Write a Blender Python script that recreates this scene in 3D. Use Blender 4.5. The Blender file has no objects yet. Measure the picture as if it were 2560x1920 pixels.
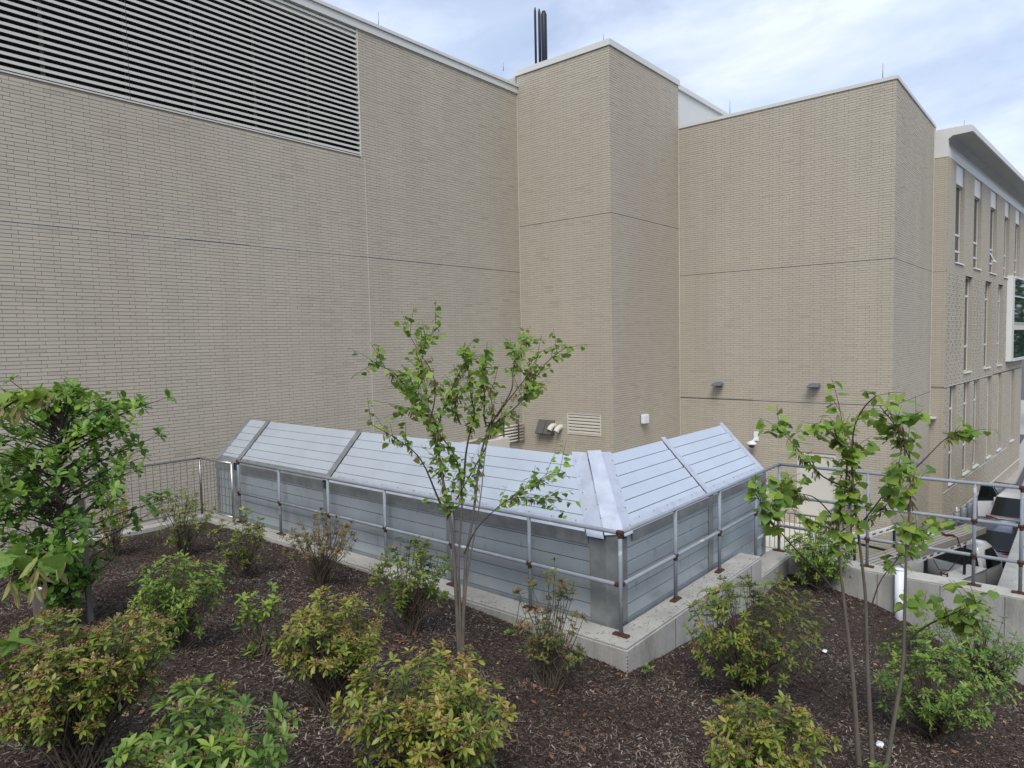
import bpy, math, random
import numpy as np
from mathutils import Vector, Matrix

SC = bpy.context.scene
COL = SC.collection
rng = np.random.default_rng(7)
random.seed(7)

# ------------------------------------------------------------------ camera
# origin = eye point; X and Y run along the two wall directions of the brick building, Z is up, metres
F, YAW, PITCH, ROLL = 1725.16, math.radians(40.0335), math.radians(3.5497), math.radians(-1.17117)
def _rot():
    f = np.array([math.cos(YAW)*math.cos(PITCH), math.sin(YAW)*math.cos(PITCH), -math.sin(PITCH)])
    r = np.array([math.sin(YAW), -math.cos(YAW), 0.0])
    u = np.cross(r, f)
    c, s = math.cos(ROLL), math.sin(ROLL)
    return c*r + s*u, -s*r + c*u, f
RT, UP, FW = _rot()
cd = bpy.data.cameras.new('camera')
cam = bpy.data.objects.new('camera', cd); COL.objects.link(cam)
cd.sensor_fit = 'HORIZONTAL'; cd.sensor_width = 36.0; cd.lens = 36.0*F/2560.0
cd.clip_start = 0.05; cd.clip_end = 3000
M = Matrix.Identity(4)
for i in range(3):
    M[i][0], M[i][1], M[i][2] = RT[i], UP[i], -FW[i]
cam.matrix_world = M
SC.camera = cam
SC.render.resolution_x, SC.render.resolution_y = 1024, 768

# ------------------------------------------------------------------ world, sun, exposure
SUN_EL, SUN_AZ = math.radians(50), math.radians(212)      # azimuth of the sun in the XY plane, from +X towards +Y
w = bpy.data.worlds.new('World'); SC.world = w; w.use_nodes = True
nt = w.node_tree; nt.nodes.clear()
def N(t, ty, **kw):
    n = t.nodes.new(ty)
    for k, v in kw.items():
        if k.startswith('i_'):
            n.inputs[k[2:].replace('_', ' ')].default_value = v
        else:
            setattr(n, k, v)
    return n
out = N(nt, 'ShaderNodeOutputWorld'); sky = N(nt, 'ShaderNodeTexSky')
sky.sky_type = 'NISHITA'; sky.sun_disc = False; sky.sun_elevation = SUN_EL; sky.sun_rotation = math.pi/2 - SUN_AZ
sky.air_density = 1.2; sky.dust_density = 1.5; sky.ozone_density = 2.0
b1 = N(nt, 'ShaderNodeBackground'); b1.inputs['Strength'].default_value = 0.10
b2 = N(nt, 'ShaderNodeBackground'); b2.inputs['Strength'].default_value = 0.82
tc = N(nt, 'ShaderNodeTexCoord')
mp = N(nt, 'ShaderNodeMapping'); mp.inputs['Scale'].default_value = (1.0, 1.0, 2.6)
n1 = N(nt, 'ShaderNodeTexNoise', i_Scale=2.3, i_Detail=7.0, i_Roughness=0.55, i_Distortion=0.35)
n2 = N(nt, 'ShaderNodeTexNoise', i_Scale=3.4, i_Detail=6.0, i_Roughness=0.58, i_Distortion=0.5)
r1 = N(nt, 'ShaderNodeValToRGB'); r2 = N(nt, 'ShaderNodeValToRGB')
r1.color_ramp.elements[0].position = 0.36; r1.color_ramp.elements[0].color = (0.50, 0.50, 0.50, 1)
r1.color_ramp.elements[1].position = 0.60; r1.color_ramp.elements[1].color = (1, 1, 1, 1)
r2.color_ramp.elements[0].position = 0.33; r2.color_ramp.elements[0].color = (0.46, 0.53, 0.69, 1)
r2.color_ramp.elements[1].position = 0.63; r2.color_ramp.elements[1].color = (0.71, 0.78, 0.94, 1)
mx = N(nt, 'ShaderNodeMixShader')
L = nt.links.new
L(tc.outputs['Generated'], mp.inputs['Vector'])
L(mp.outputs[0], n1.inputs['Vector']); L(mp.outputs[0], n2.inputs['Vector'])
L(n1.outputs['Fac'], r1.inputs[0]); L(n2.outputs['Fac'], r2.inputs[0])
L(sky.outputs[0], b1.inputs[0]); L(r2.outputs[0], b2.inputs[0])
L(r1.outputs[0], mx.inputs[0]); L(b1.outputs[0], mx.inputs[1]); L(b2.outputs[0], mx.inputs[2])
L(mx.outputs[0], out.inputs['Surface'])

sd = bpy.data.lights.new('sun', 'SUN'); sun = bpy.data.objects.new('sun', sd); COL.objects.link(sun)
sd.energy = 1.5; sd.angle = math.radians(28); sd.color = (1.0, 0.965, 0.91)
sv = Vector((math.cos(SUN_EL)*math.cos(SUN_AZ), math.cos(SUN_EL)*math.sin(SUN_AZ), math.sin(SUN_EL)))
sun.rotation_euler = sv.to_track_quat('Z', 'Y').to_euler()
SC.view_settings.view_transform = 'Standard'; SC.view_settings.look = 'None'
SC.view_settings.gamma = 1.0; SC.view_settings.use_curve_mapping = False
SC.view_settings.exposure = 0.74
SC.render.engine = 'CYCLES'
SC.cycles.max_bounces = 6; SC.cycles.diffuse_bounces = 3; SC.cycles.glossy_bounces = 3
SC.cycles.transparent_max_bounces = 6; SC.cycles.transmission_bounces = 4
SC.cycles.caustics_reflective = False; SC.cycles.caustics_refractive = False

# ------------------------------------------------------------------ materials
def mat(name, col=(.5, .5, .5), rough=.8, metal=0.0, spec=0.4, var=0.0, vscale=6.0, tone=None, bump=0.0, bscale=60.0,
        stain=None, sscale=2.0, spos=(.5, .7), stretch=(1, 1, 1), trans=0.0, coat=0.0, rvar=0.0, obj=False, stain2=None, s2scale=9.0, s2pos=(.6, .75)):
    m = bpy.data.materials.new(name); m.use_nodes = True
    t = m.node_tree; t.nodes.clear(); l = t.links.new
    o = N(t, 'ShaderNodeOutputMaterial'); p = N(t, 'ShaderNodeBsdfPrincipled')
    p.inputs['Roughness'].default_value = rough; p.inputs['Metallic'].default_value = metal
    p.inputs['Specular IOR Level'].default_value = spec
    if coat: p.inputs['Coat Weight'].default_value = coat; p.inputs['Coat Roughness'].default_value = 0.08
    geo = N(t, 'ShaderNodeNewGeometry'); mpn = N(t, 'ShaderNodeMapping'); mpn.inputs['Scale'].default_value = stretch
    if obj:
        tcn = N(t, 'ShaderNodeTexCoord'); l(tcn.outputs['Object'], mpn.inputs[0])
    else:
        l(geo.outputs['Position'], mpn.inputs[0])
    cur = None
    if tone:                                     # colour ramp along a per-piece tone attribute
        at = N(t, 'ShaderNodeAttribute'); at.attribute_name = 'tone'
        rp = N(t, 'ShaderNodeValToRGB'); rp.color_ramp.interpolation = 'LINEAR'
        els = rp.color_ramp.elements
        while len(els) < len(tone): els.new(0.5)
        for e, (ps, c) in zip(els, tone): e.position = ps; e.color = (*c, 1)
        l(at.outputs['Fac'], rp.inputs[0]); cur = rp.outputs[0]
    else:
        rgb = N(t, 'ShaderNodeRGB'); rgb.outputs[0].default_value = (*col, 1); cur = rgb.outputs[0]
    if var:
        nz = N(t, 'ShaderNodeTexNoise', i_Scale=vscale, i_Detail=5.0, i_Roughness=0.6)
        l(mpn.outputs[0], nz.inputs['Vector'])
        mr = N(t, 'ShaderNodeMapRange'); mr.inputs[1].default_value = .25; mr.inputs[2].default_value = .75
        mr.inputs[3].default_value = 1-var; mr.inputs[4].default_value = 1+var
        l(nz.outputs['Fac'], mr.inputs[0])
        hs = N(t, 'ShaderNodeHueSaturation'); l(cur, hs.inputs['Color']); l(mr.outputs[0], hs.inputs['Value']); cur = hs.outputs[0]
        if rvar:
            m2 = N(t, 'ShaderNodeMapRange'); m2.inputs[1].default_value = .3; m2.inputs[2].default_value = .7
            m2.inputs[3].default_value = max(0, rough-rvar); m2.inputs[4].default_value = min(1, rough+rvar)
            l(nz.outputs['Fac'], m2.inputs[0]); l(m2.outputs[0], p.inputs['Roughness'])
    for st, ss, sp in ((stain, sscale, spos), (stain2, s2scale, s2pos)):
        if st is None: continue
        nz = N(t, 'ShaderNodeTexNoise', i_Scale=ss, i_Detail=6.0, i_Roughness=0.65)
        l(mpn.outputs[0], nz.inputs['Vector'])
        rr = N(t, 'ShaderNodeMapRange'); rr.inputs[1].default_value = sp[0]; rr.inputs[2].default_value = sp[1]
        l(nz.outputs['Fac'], rr.inputs[0])
        mm = N(t, 'ShaderNodeMix'); mm.data_type = 'RGBA'
        l(rr.outputs[0], mm.inputs[0]); l(cur, mm.inputs[6]); mm.inputs[7].default_value = (*st, 1); cur = mm.outputs[2]
    l(cur, p.inputs['Base Color'])
    if bump:
        nb = N(t, 'ShaderNodeTexNoise', i_Scale=bscale, i_Detail=4.0); l(mpn.outputs[0], nb.inputs['Vector'])
        bp = N(t, 'ShaderNodeBump'); bp.inputs['Strength'].default_value = bump; bp.inputs['Distance'].default_value = 0.02
        l(nb.outputs['Fac'], bp.inputs['Height']); l(bp.outputs[0], p.inputs['Normal'])
    if trans:                                    # thin leaf: part of the light passes through
        tr = N(t, 'ShaderNodeBsdfTranslucent'); l(cur, tr.inputs['Color'])
        ms = N(t, 'ShaderNodeMixShader'); ms.inputs[0].default_value = trans
        l(p.outputs[0], ms.inputs[1]); l(tr.outputs[0], ms.inputs[2]); l(ms.outputs[0], o.inputs['Surface'])
    else:
        l(p.outputs[0], o.inputs['Surface'])
    return m

BT = [(0.0, (.392, .345, .285)), (.3, (.442, .397, .322)), (.6, (.464, .420, .336)), (1.0, (.486, .437, .340))]
MT = dict(
    brick=mat('brick', rough=.88, spec=.25, tone=BT, var=.055, vscale=.9, stretch=(1, 1, .16), stain=(.42, .352, .295), sscale=.5, spos=(.50, .9)),
    mortar=mat('mortar', (.215, .185, .142), .95, var=.15, vscale=8),
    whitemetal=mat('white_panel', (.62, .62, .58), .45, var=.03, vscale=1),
    whitesof=mat('shaded_soffit_metal', (.42, .43, .40), .5, var=.12, vscale=1.2),  # white panel darkened to paint the soffit's shade; roofs share it
    louvre=mat('louvre_blade', (.60, .585, .51), .5, var=.04, vscale=2),
    dark=mat('dark_void', (.012, .012, .018), .8),
    screen=mat('insect_screen', (.030, .030, .042), .7, var=.5, vscale=45),
    sealant=mat('sealant', (.60, .57, .50), .7),
    galv=mat('galvanised', (.285, .300, .300), .44, metal=.45, var=.2, vscale=5, rvar=.12, stain=(.19, .20, .195), sscale=3, spos=(.45, .75), stain2=(.44, .46, .48), s2scale=11, s2pos=(.6, .85)),
    galvb=mat('galvanised_bright', (.55, .58, .64), .36, metal=.5, var=.10, vscale=6, rvar=.1, stain=(.42, .43, .46), sscale=5, spos=(.50, .75), stain2=(.30, .31, .33), s2scale=22, s2pos=(.66, .76)),
    panel=mat('panel_metal_lit', (.56, .615, .665), .38, metal=.45, var=.05, vscale=1.6, rvar=.06, stain=(.52, .565, .605), sscale=2.2, spos=(.5, .8), stain2=(.42, .45, .48), s2scale=14, s2pos=(.70, .80)),  # plank metal with the sky-lit brightness of the slopes in its colour
    panelv=mat('panel_metal_wall_shaded', (.435, .490, .530), .34, metal=.5, var=.12, vscale=1.8, rvar=.08, stretch=(1, 1, .35), stain=(.45, .50, .54), sscale=4, spos=(.48, .75), stain2=(.24, .28, .31), s2scale=9, s2pos=(.60, .75)),  # same plank metal, darker colour paints the shaded upright faces
    seam=mat('seam', (.05, .06, .075), .7),
    concrete=mat('concrete', (.40, .385, .345), .9, var=.2, vscale=2.2, stain=(.27, .26, .23), sscale=3.5, spos=(.50, .78), bump=.4, bscale=45, stain2=(.13, .11, .085), s2scale=26, s2pos=(.62, .72)),
    concv=mat('concrete_face', (.37, .36, .33), .9, var=.24, vscale=3.5, stretch=(1, 1, .35), stain=(.24, .235, .21), sscale=3, spos=(.48, .75), bump=.4, bscale=40, stain2=(.12, .11, .09), s2scale=22, s2pos=(.66, .74)),
    paint=mat('rail_paint', (.245, .275, .305), .6, var=.12, vscale=7, stain=(.20, .10, .05), sscale=9, spos=(.68, .72), stain2=(.50, .48, .44), s2scale=5, s2pos=(.60, .68)),
    rust=mat('rust', (.080, .034, .019), .9, var=.4, vscale=40, bump=.5, bscale=90),
    steel=mat('stainless', (.50, .48, .46), .32, metal=.85, var=.08, vscale=9),
    asphalt=mat('asphalt', (.085, .085, .09), .93, var=.15, vscale=2, bump=.2, bscale=50),
    pavement=mat('pavement', (.36, .345, .31), .92, var=.08, vscale=1.3),
    landing=mat('landing_concrete', (.60, .57, .50), .9, var=.06, vscale=2),
    door=mat('door_paint', (.60, .58, .52), .5, var=.02, vscale=2),
    soil=mat('mulch_soil', (.034, .024, .018), .98, var=.55, vscale=16, stain=(.070, .050, .040), sscale=38, spos=(.45, .7), bump=1.0, bscale=38),
    chip=mat('bark_chip', rough=.95, spec=.15, tone=[(0, (.018, .012, .009)), (.35, (.050, .034, .026)), (.60, (.125, .094, .074)), (.82, (.225, .180, .145)), (1, (.42, .37, .31))]),
    dead=mat('fallen_leaf', rough=.8, tone=[(0, (.16, .06, .025)), (.6, (.30, .13, .06)), (1, (.50, .33, .17))], trans=.15),
    bark=mat('bark_grey', (.125, .105, .085), .9, var=.30, vscale=28, stretch=(1, 1, .3)),
    barkd=mat('bark_dark', (.050, .036, .032), .9, var=.25, vscale=28),
    twig=mat('twig', (.115, .090, .065), .9, var=.35, vscale=30),
    redbud=mat('redbud_leaf', rough=.45, spec=.45, tone=[(0, (0.081, 0.172, 0.028)), (.5, (0.184, 0.316, 0.044)), (1, (0.345, 0.460, 0.075))], trans=.45),
    bigleaf=mat('broad_leaf', rough=.45, spec=.4, tone=[(0, (.06, .14, .03)), (.5, (.12, .23, .045)), (1, (.22, .33, .06))], trans=.4, var=.22, vscale=55, bump=.3, bscale=120),
    laurel=mat('laurel_leaf', rough=.42, spec=.5, tone=[(0, (0.047, 0.100, 0.019)), (.40, (0.136, 0.195, 0.028)), (.75, (0.277, 0.325, 0.045)), (1, (0.425, 0.319, 0.077))], trans=.28),
    laurelg=mat('laurel_leaf_green', rough=.42, spec=.5, tone=[(0, (0.047, 0.112, 0.026)), (.5, (0.142, 0.248, 0.038)), (1, (0.307, 0.413, 0.059))], trans=.3),
    laurelr=mat('laurel_leaf_reddish', rough=.45, spec=.45, tone=[(0, (0.054, 0.102, 0.026)), (.5, (0.162, 0.168, 0.048)), (1, (0.324, 0.156, 0.084))], trans=.22),
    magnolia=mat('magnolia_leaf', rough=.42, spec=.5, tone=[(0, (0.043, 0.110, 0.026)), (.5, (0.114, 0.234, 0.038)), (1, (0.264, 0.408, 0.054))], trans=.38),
    flower=mat('faded_blossom', rough=.9, spec=.1, tone=[(0, (.085, .045, .022)), (.5, (.20, .12, .055)), (1, (.36, .23, .13))]),
    pod=mat('seed_pod', rough=.8, spec=.2, tone=[(0, (.12, .075, .035)), (.5, (.27, .20, .09)), (1, (.30, .34, .11))], trans=.25),
    stake=mat('weathered_wood', (.12, .108, .092), .9, var=.25, vscale=24, stretch=(1, 1, .15)),
    stakepale=mat('sawn_wood', (.50, .46, .42), .9, var=.15, vscale=20),
    pvc=mat('white_pvc', (.72, .74, .78), .4),
    black=mat('black_metal', (.012, .014, .024), .45),
    lampgrey=mat('lamp_grey', (.13, .14, .17), .5),
    hood=mat('hood_grey', (.20, .195, .19), .38, metal=.6, var=.1, vscale=20),
    whiteplastic=mat('white_plastic', (.76, .77, .77), .45),
    cream=mat('cream_pipe', (.62, .58, .50), .5),
    bollard=mat('bollard_steel', (.27, .31, .35), .45, metal=.3, var=.15, vscale=8),
    glass=mat('window_glass', (.010, .013, .014), .07, spec=.45),
    glassg=mat('curtain_glass_reflection', (.015, .045, .035), .04, spec=.9, stain=(.03, .10, .045), sscale=1.6, spos=(.45, .7)),  # green patches paint reflected trees into the glass colour
    frame=mat('window_frame', (.66, .66, .64), .5),
    carwhite=mat('car_paint_white', (.74, .75, .76), .28, coat=.6),
    carblue=mat('car_paint_blue', (.105, .120, .165), .25, metal=.4, coat=.8),
    tyre=mat('rubber', (.02, .02, .02), .85),
    red=mat('tail_light', (.30, .012, .012), .25),
    alu=mat('aluminium_plank', (.36, .34, .30), .6, metal=.3, var=.12, vscale=7),
    strap=mat('maroon_strap', (.10, .012, .022), .8),
    yellow=mat('yellow_cloth', (.62, .50, .06), .7, var=.1),
    rope=mat('cream_rope', (.50, .46, .30), .9, var=.2, vscale=40),
    foliage=mat('far_leaf', rough=.6, tone=[(0, (.012, .030, .010)), (1, (.045, .085, .022))], trans=.15),
)

# ------------------------------------------------------------------ mesh helpers
WL = {}
def wloc(o): return WL.get(o.name, Vector((0, 0, 0))) if o else Vector((0, 0, 0))
def link(o, parent=None):
    COL.objects.link(o)
    if parent: o.parent = parent
    return o
def tag(o, label=None, cat=None, group=None, kind=None):
    if label: o['label'] = label
    if cat: o['category'] = cat
    if group: o['group'] = group
    if kind: o['kind'] = kind
    return o
def thing(name, label, cat, loc=(0, 0, 0), rz=0.0, group=None):
    o = bpy.data.objects.new(name, None); o.empty_display_size = .1
    o.location = loc; o.rotation_euler = (0, 0, rz); link(o); tag(o, label, cat, group); WL[o.name] = Vector(loc)
    return o
def raw_mesh(name, V, Fc, m, tones=None, smooth=False):
    """V (n,3) array, Fc (k,4) or (k,3) int array, tones one value per vertex"""
    V = np.asarray(V, np.float32); Fc = np.asarray(Fc, np.int32)
    me = bpy.data.meshes.new(name); n = Fc.shape[1]
    me.vertices.add(len(V)); me.vertices.foreach_set('co', V.ravel())
    me.loops.add(Fc.size); me.loops.foreach_set('vertex_index', Fc.ravel())
    me.polygons.add(len(Fc)); me.polygons.foreach_set('loop_start', np.arange(0, Fc.size, n, dtype=np.int32))
    me.update(calc_edges=True)
    if tones is not None:
        a = me.attributes.new('tone', 'FLOAT', 'POINT'); a.data.foreach_set('value', np.asarray(tones, np.float32))
    me.polygons.foreach_set('use_smooth', np.full(len(Fc), bool(smooth)))
    me.materials.append(m)
    return me
class MB:
    """collects boxes, beams, tubes and prisms into one mesh"""
    def __init__(s): s.v = []; s.f = []; s.t = []; s.sm = []
    def add(s, vs, fs, smooth=False, tone=.5):
        k = len(s.v); s.v += [tuple(p) for p in vs]; s.f += [tuple(i+k for i in f) for f in fs]; s.sm += [smooth]*len(fs); s.t += [tone]*len(vs); return s
    def box(s, a, b, tone=.5):
        (x0, y0, z0), (x1, y1, z1) = a, b
        x0, x1 = sorted((x0, x1)); y0, y1 = sorted((y0, y1)); z0, z1 = sorted((z0, z1))
        return s.add([(x0,y0,z0),(x1,y0,z0),(x1,y1,z0),(x0,y1,z0),(x0,y0,z1),(x1,y0,z1),(x1,y1,z1),(x0,y1,z1)],
              [(0,3,2,1),(4,5,6,7),(0,1,5,4),(1,2,6,5),(2,3,7,6),(3,0,4,7)], tone=tone)
    def beam(s, p, q, w, h, up=(0, 0, 1)):
        p, q, up = Vector(p), Vector(q), Vector(up); d = (q-p).normalized()
        if abs(d.dot(up)) > .99: up = Vector((1, 0, 0))
        sd_ = d.cross(up).normalized()*w/2; u = sd_.cross(d).normalized()*h/2
        vs = [c+a*sd_+b*u for c in (p, q) for a, b in ((-1,-1),(1,-1),(1,1),(-1,1))]
        return s.add(vs, [(3,2,1,0),(4,5,6,7),(0,1,5,4),(1,2,6,5),(2,3,7,6),(3,0,4,7)])
    def tube(s, pts, r, n=8, cap=True, tone=.5):
        pts = [Vector(p) for p in pts]; m = len(pts)
        rs = r if isinstance(r, (list, tuple)) else [r]*m
        vs = []; prev = None
        for i, p in enumerate(pts):
            d = (pts[min(i+1, m-1)]-pts[max(i-1, 0)])
            d = d.normalized() if d.length > 1e-9 else Vector((0, 0, 1))
            if prev is None: a = d.orthogonal().normalized()
            else:
                a = prev-d*prev.dot(d)
                a = a.normalized() if a.length > 1e-6 else d.orthogonal().normalized()
            prev = a; b = d.cross(a)
            for k in range(n):
                t = 2*math.pi*k/n; vs.append(p+(a*math.cos(t)+b*math.sin(t))*rs[i])
        fs = [(i*n+k, i*n+(k+1) % n, (i+1)*n+(k+1) % n, (i+1)*n+k) for i in range(m-1) for k in range(n)]
        s.add(vs, fs, True, tone)
        if cap:
            k0 = len(s.v)-len(vs)
            s.f += [tuple(k0+n-1-k for k in range(n)), tuple(k0+(m-1)*n+k for k in range(n))]; s.sm += [False]*2
        return s
    def prism(s, poly, vec):
        """closed planar polygon (3D points) swept along vec"""
        n = len(poly); vec = Vector(vec); vs = [Vector(p) for p in poly]+[Vector(p)+vec for p in poly]
        return s.add(vs, [tuple(range(n))[::-1], tuple(range(n, 2*n))]+[(i, (i+1) % n, n+(i+1) % n, n+i) for i in range(n)])
    def quad(s, *p): return s.add(p, [tuple(range(len(p)))])
    def build(s, name, m, parent=None, local=False, bevel=0.0, kind=None):
        off = Vector((0, 0, 0)) if local else wloc(parent)
        me = bpy.data.meshes.new(name)
        me.from_pydata([tuple(Vector(p)-off) for p in s.v], [], s.f); me.update()
        me.polygons.foreach_set('use_smooth', s.sm)
        a = me.attributes.new('tone', 'FLOAT', 'POINT'); a.data.foreach_set('value', s.t)
        me.materials.append(m)
        o = bpy.data.objects.new(name, me); link(o, parent)
        WL[o.name] = Vector(wloc(parent))
        if bevel:
            b = o.modifiers.new('bevel', 'BEVEL'); b.width = bevel; b.segments = 2; b.limit_method = 'ANGLE'; b.harden_normals = False
        if kind: o['kind'] = kind
        return o
def at(px, py, d):
    """world point on the sight line of photo pixel (px, py), d metres deep along the view axis: used to read plant limbs off the photo"""
    v = FW + RT*((px-1280)/F) - UP*((py-960)/F)
    return v*d
def depth(p): return float(np.dot(FW, np.array(p, float)))

# ------------------------------------------------------------------ terrain of the planting bed (thin plate through measured heights)
TP = np.array([(5.72,3.44,-3.27),(5.72,5,-3.14),(5.72,7.3,-3.09),(5.72,9.5,-3.09),(5.72,11.9,-3.08),(6.86,3.41,-3.40),(7.3,3.41,-3.47),(8.3,3.41,-3.56),
    (9.3,3.45,-3.60),(10.45,3.47,-3.58),(10.45,2.87,-3.64),(10.45,2.43,-3.74),(10.45,1.86,-3.93),(10.45,.54,-4.42),(10.45,-2,-4.8),
    (2,11.9,-2.95),(-3,11.9,-2.8),(0,0,-1.62),(-4,0,-1.6),(0,-5,-1.9),(-4,-5,-1.7),(1.9,6.1,-2.36),(0,6,-2.2),(3.0,3.0,-2.50),(4.3,4.3,-2.88),(5,-4,-3.2)])
def _tps(P):
    n = len(P); d = np.linalg.norm(P[:, None, :2]-P[None, :, :2], axis=2)
    K = np.where(d > 0, d*d*np.log(d+1e-12), 0)+np.eye(n)*.08
    Q = np.c_[np.ones(n), P[:, :2]]
    A = np.block([[K, Q], [Q.T, np.zeros((3, 3))]]); return np.linalg.solve(A, np.r_[P[:, 2], 0, 0, 0])
TW = _tps(TP)
def ground(x, y):
    x = np.atleast_1d(np.asarray(x, float)); y = np.atleast_1d(np.asarray(y, float))
    d = np.hypot(x[:, None]-TP[None, :, 0], y[:, None]-TP[None, :, 1])
    return np.where(d > 0, d*d*np.log(d+1e-12), 0)@TW[:-3]+TW[-3]+TW[-2]*x+TW[-1]*y
def hit(px, py):
    """where the sight line of a photo pixel meets the bed"""
    v = FW + RT*((px-1280)/F) - UP*((py-960)/F)
    ts = np.linspace(1.5, 16, 600)/np.linalg.norm(v[:2])
    z = ground(v[0]*ts, v[1]*ts); below = np.where(v[2]*ts < z)[0]
    t = ts[below[0]] if len(below) else ts[-1]
    return Vector((v[0]*t, v[1]*t, float(ground(v[0]*t, v[1]*t)[0])))

# ================================================================== SETTING
GZ = -7.3
MB().box((-400, -400, GZ-1), (400, 400, GZ)).build('ground', MT['asphalt'], kind='structure')
MB().box((18.6, 4.26, GZ), (27.4, 5.3, GZ+.10)).box((6.6, 5.3, GZ), (21.6, 14.1, GZ+.10)).build('courtyard_pavement', MT['pavement'], kind='structure')
MB().box((27.6, 2.6, GZ), (60, 3.3, GZ+.12)).build('pavement', MT['pavement'], kind='structure')
MB().box((48, -60, GZ+.004), (52, 2.5, GZ+.012)).box((60, -60, GZ+.004), (90, 12, GZ+.012)).build('pale_road_strip', MT['pavement'], kind='structure')

# mulch bed
xs = np.arange(-6, 10.56, .12); ys = np.arange(-7, 12.0, .12)
GX, GY = np.meshgrid(xs, ys, indexing='ij')
GZZ = ground(GX.ravel(), GY.ravel()).reshape(GX.shape)
bum = rng.normal(0, 1, GX.shape)
for _ in range(2): bum = (bum+np.roll(bum, 1, 0)+np.roll(bum, 1, 1)+np.roll(bum, -1, 0)+np.roll(bum, -1, 1))/5
GZZ += bum*.035
idx = np.arange(GX.size).reshape(GX.shape)
ok = (GX[:-1, :-1] < 5.80) | (GY[:-1, :-1] < 3.45)
q = np.stack([idx[:-1, :-1], idx[1:, :-1], idx[1:, 1:], idx[:-1, 1:]], -1)[ok]
me = raw_mesh('mulch_bed', np.c_[GX.ravel(), GY.ravel(), GZZ.ravel()], q, MT['soil'], smooth=True)
link(tag(bpy.data.objects.new('mulch_bed', me), kind='structure'))

def gz(x, y):
    fx = np.clip((np.asarray(x)-xs[0])/.12, 0, len(xs)-1.001); fy = np.clip((np.asarray(y)-ys[0])/.12, 0, len(ys)-1.001)
    i, j = fx.astype(int), fy.astype(int); a, b = fx-i, fy-j
    return GZZ[i, j]*(1-a)*(1-b)+GZZ[i+1, j]*a*(1-b)+GZZ[i, j+1]*(1-a)*b+GZZ[i+1, j+1]*a*b
def euler_mats(n, yaw, pitch, roll):
    cy, sy, cp, sp, cr, sr = np.cos(yaw), np.sin(yaw), np.cos(pitch), np.sin(pitch), np.cos(roll), np.sin(roll)
    R = np.empty((n, 3, 3))
    R[:, 0, 0] = cy*cp; R[:, 0, 1] = cy*sp*sr-sy*cr; R[:, 0, 2] = cy*sp*cr+sy*sr
    R[:, 1, 0] = sy*cp; R[:, 1, 1] = sy*sp*sr+cy*cr; R[:, 1, 2] = sy*sp*cr-cy*sr
    R[:, 2, 0] = -sp; R[:, 2, 1] = cp*sr; R[:, 2, 2] = cp*cr
    return R
def scatter(name, tv, tf, P, R, S, tones, m, parent=None, smooth=False, kind='stuff'):
    """many transformed copies of a small template as one mesh"""
    tv = np.asarray(tv, float); tf = np.asarray(tf)
    n, k = len(P), len(tv)
    if n == 0: return None
    S = np.asarray(S, float)
    if S.ndim == 1: S = S[:, None].repeat(3, 1)
    V = np.einsum('nij,nkj->nki', R, tv[None]*S[:, None, :])+np.asarray(P)[:, None, :]-np.array(wloc(parent))[None, None]
    Fc = (tf[None]+(np.arange(n)*k)[:, None, None]).reshape(-1, tf.shape[1])
    me = raw_mesh(name, V.reshape(-1, 3), Fc, m, np.repeat(tones, k), smooth)
    o = bpy.data.objects.new(name, me); link(o, parent)
    if kind: o['kind'] = kind
    return o
CHV = [(-.5, -.5, 0), (.5, -.35, 0), (.5, .5, 0), (-.5, .4, 0), (-.45, 0, .5), (.45, 0, .5)]
CHF = [(0, 1, 5, 4), (2, 3, 4, 5)]
def bed_points(n, near=True):
    r = 1.5+11.0*rng.random(n)**(.8); a = np.radians(-6+95*rng.random(n))
    x, y = r*np.cos(a), r*np.sin(a)
    k = ((x < 5.72) & (y < 11.9)) | ((y < 3.40) & (x < 10.44))
    return x[k], y[k]
x, y = bed_points(230000); n = len(x)
sz = rng.random(n)
S = np.c_[.016+.048*sz**2.2, .004+.008*rng.random(n)**1.4, .003+.005*rng.random(n)]
tn = np.clip(rng.beta(1.7, 2.0, n)*.92+(rng.random(n) > .955)*.35, 0, 1)
clump = np.sin(x*2.1+1.3*np.sin(y*1.7))*np.sin(y*2.6+x*.7)
tn = np.clip(tn*(1+.22*clump), 0, 1)
scatter('bark_mulch', CHV, CHF, np.c_[x, y, gz(x, y)+.001+.014*rng.random(n)], euler_mats(n, rng.random(n)*6.28, rng.normal(0, .38, n), rng.normal(0, .5, n)), S, tn, MT['chip'])
x, y = bed_points(600)
for (cx_, cy_) in ((885*1.1573, 1395*1.1573), (1180*1.1573, 1500*1.1573), (2080*1.1573, 1560*1.1573), (700*1.1573, 1300*1.1573)):
    h_ = hit(cx_, cy_); x = np.r_[x, h_.x+rng.normal(0, .16, 26)]; y = np.r_[y, h_.y+rng.normal(0, .16, 26)]
n = len(x)
LV = [(-.5, 0, 0), (0, -.28, .05), (.5, 0, .02), (0, .28, .07)]
scatter('fallen_leaves', LV, [(0, 1, 2, 3)], np.c_[x, y, gz(x, y)+.018], euler_mats(n, rng.random(n)*6.28, rng.normal(0, .3, n), rng.normal(0, .3, n)), .025+.04*rng.random(n), rng.random(n), MT['dead'])

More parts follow.
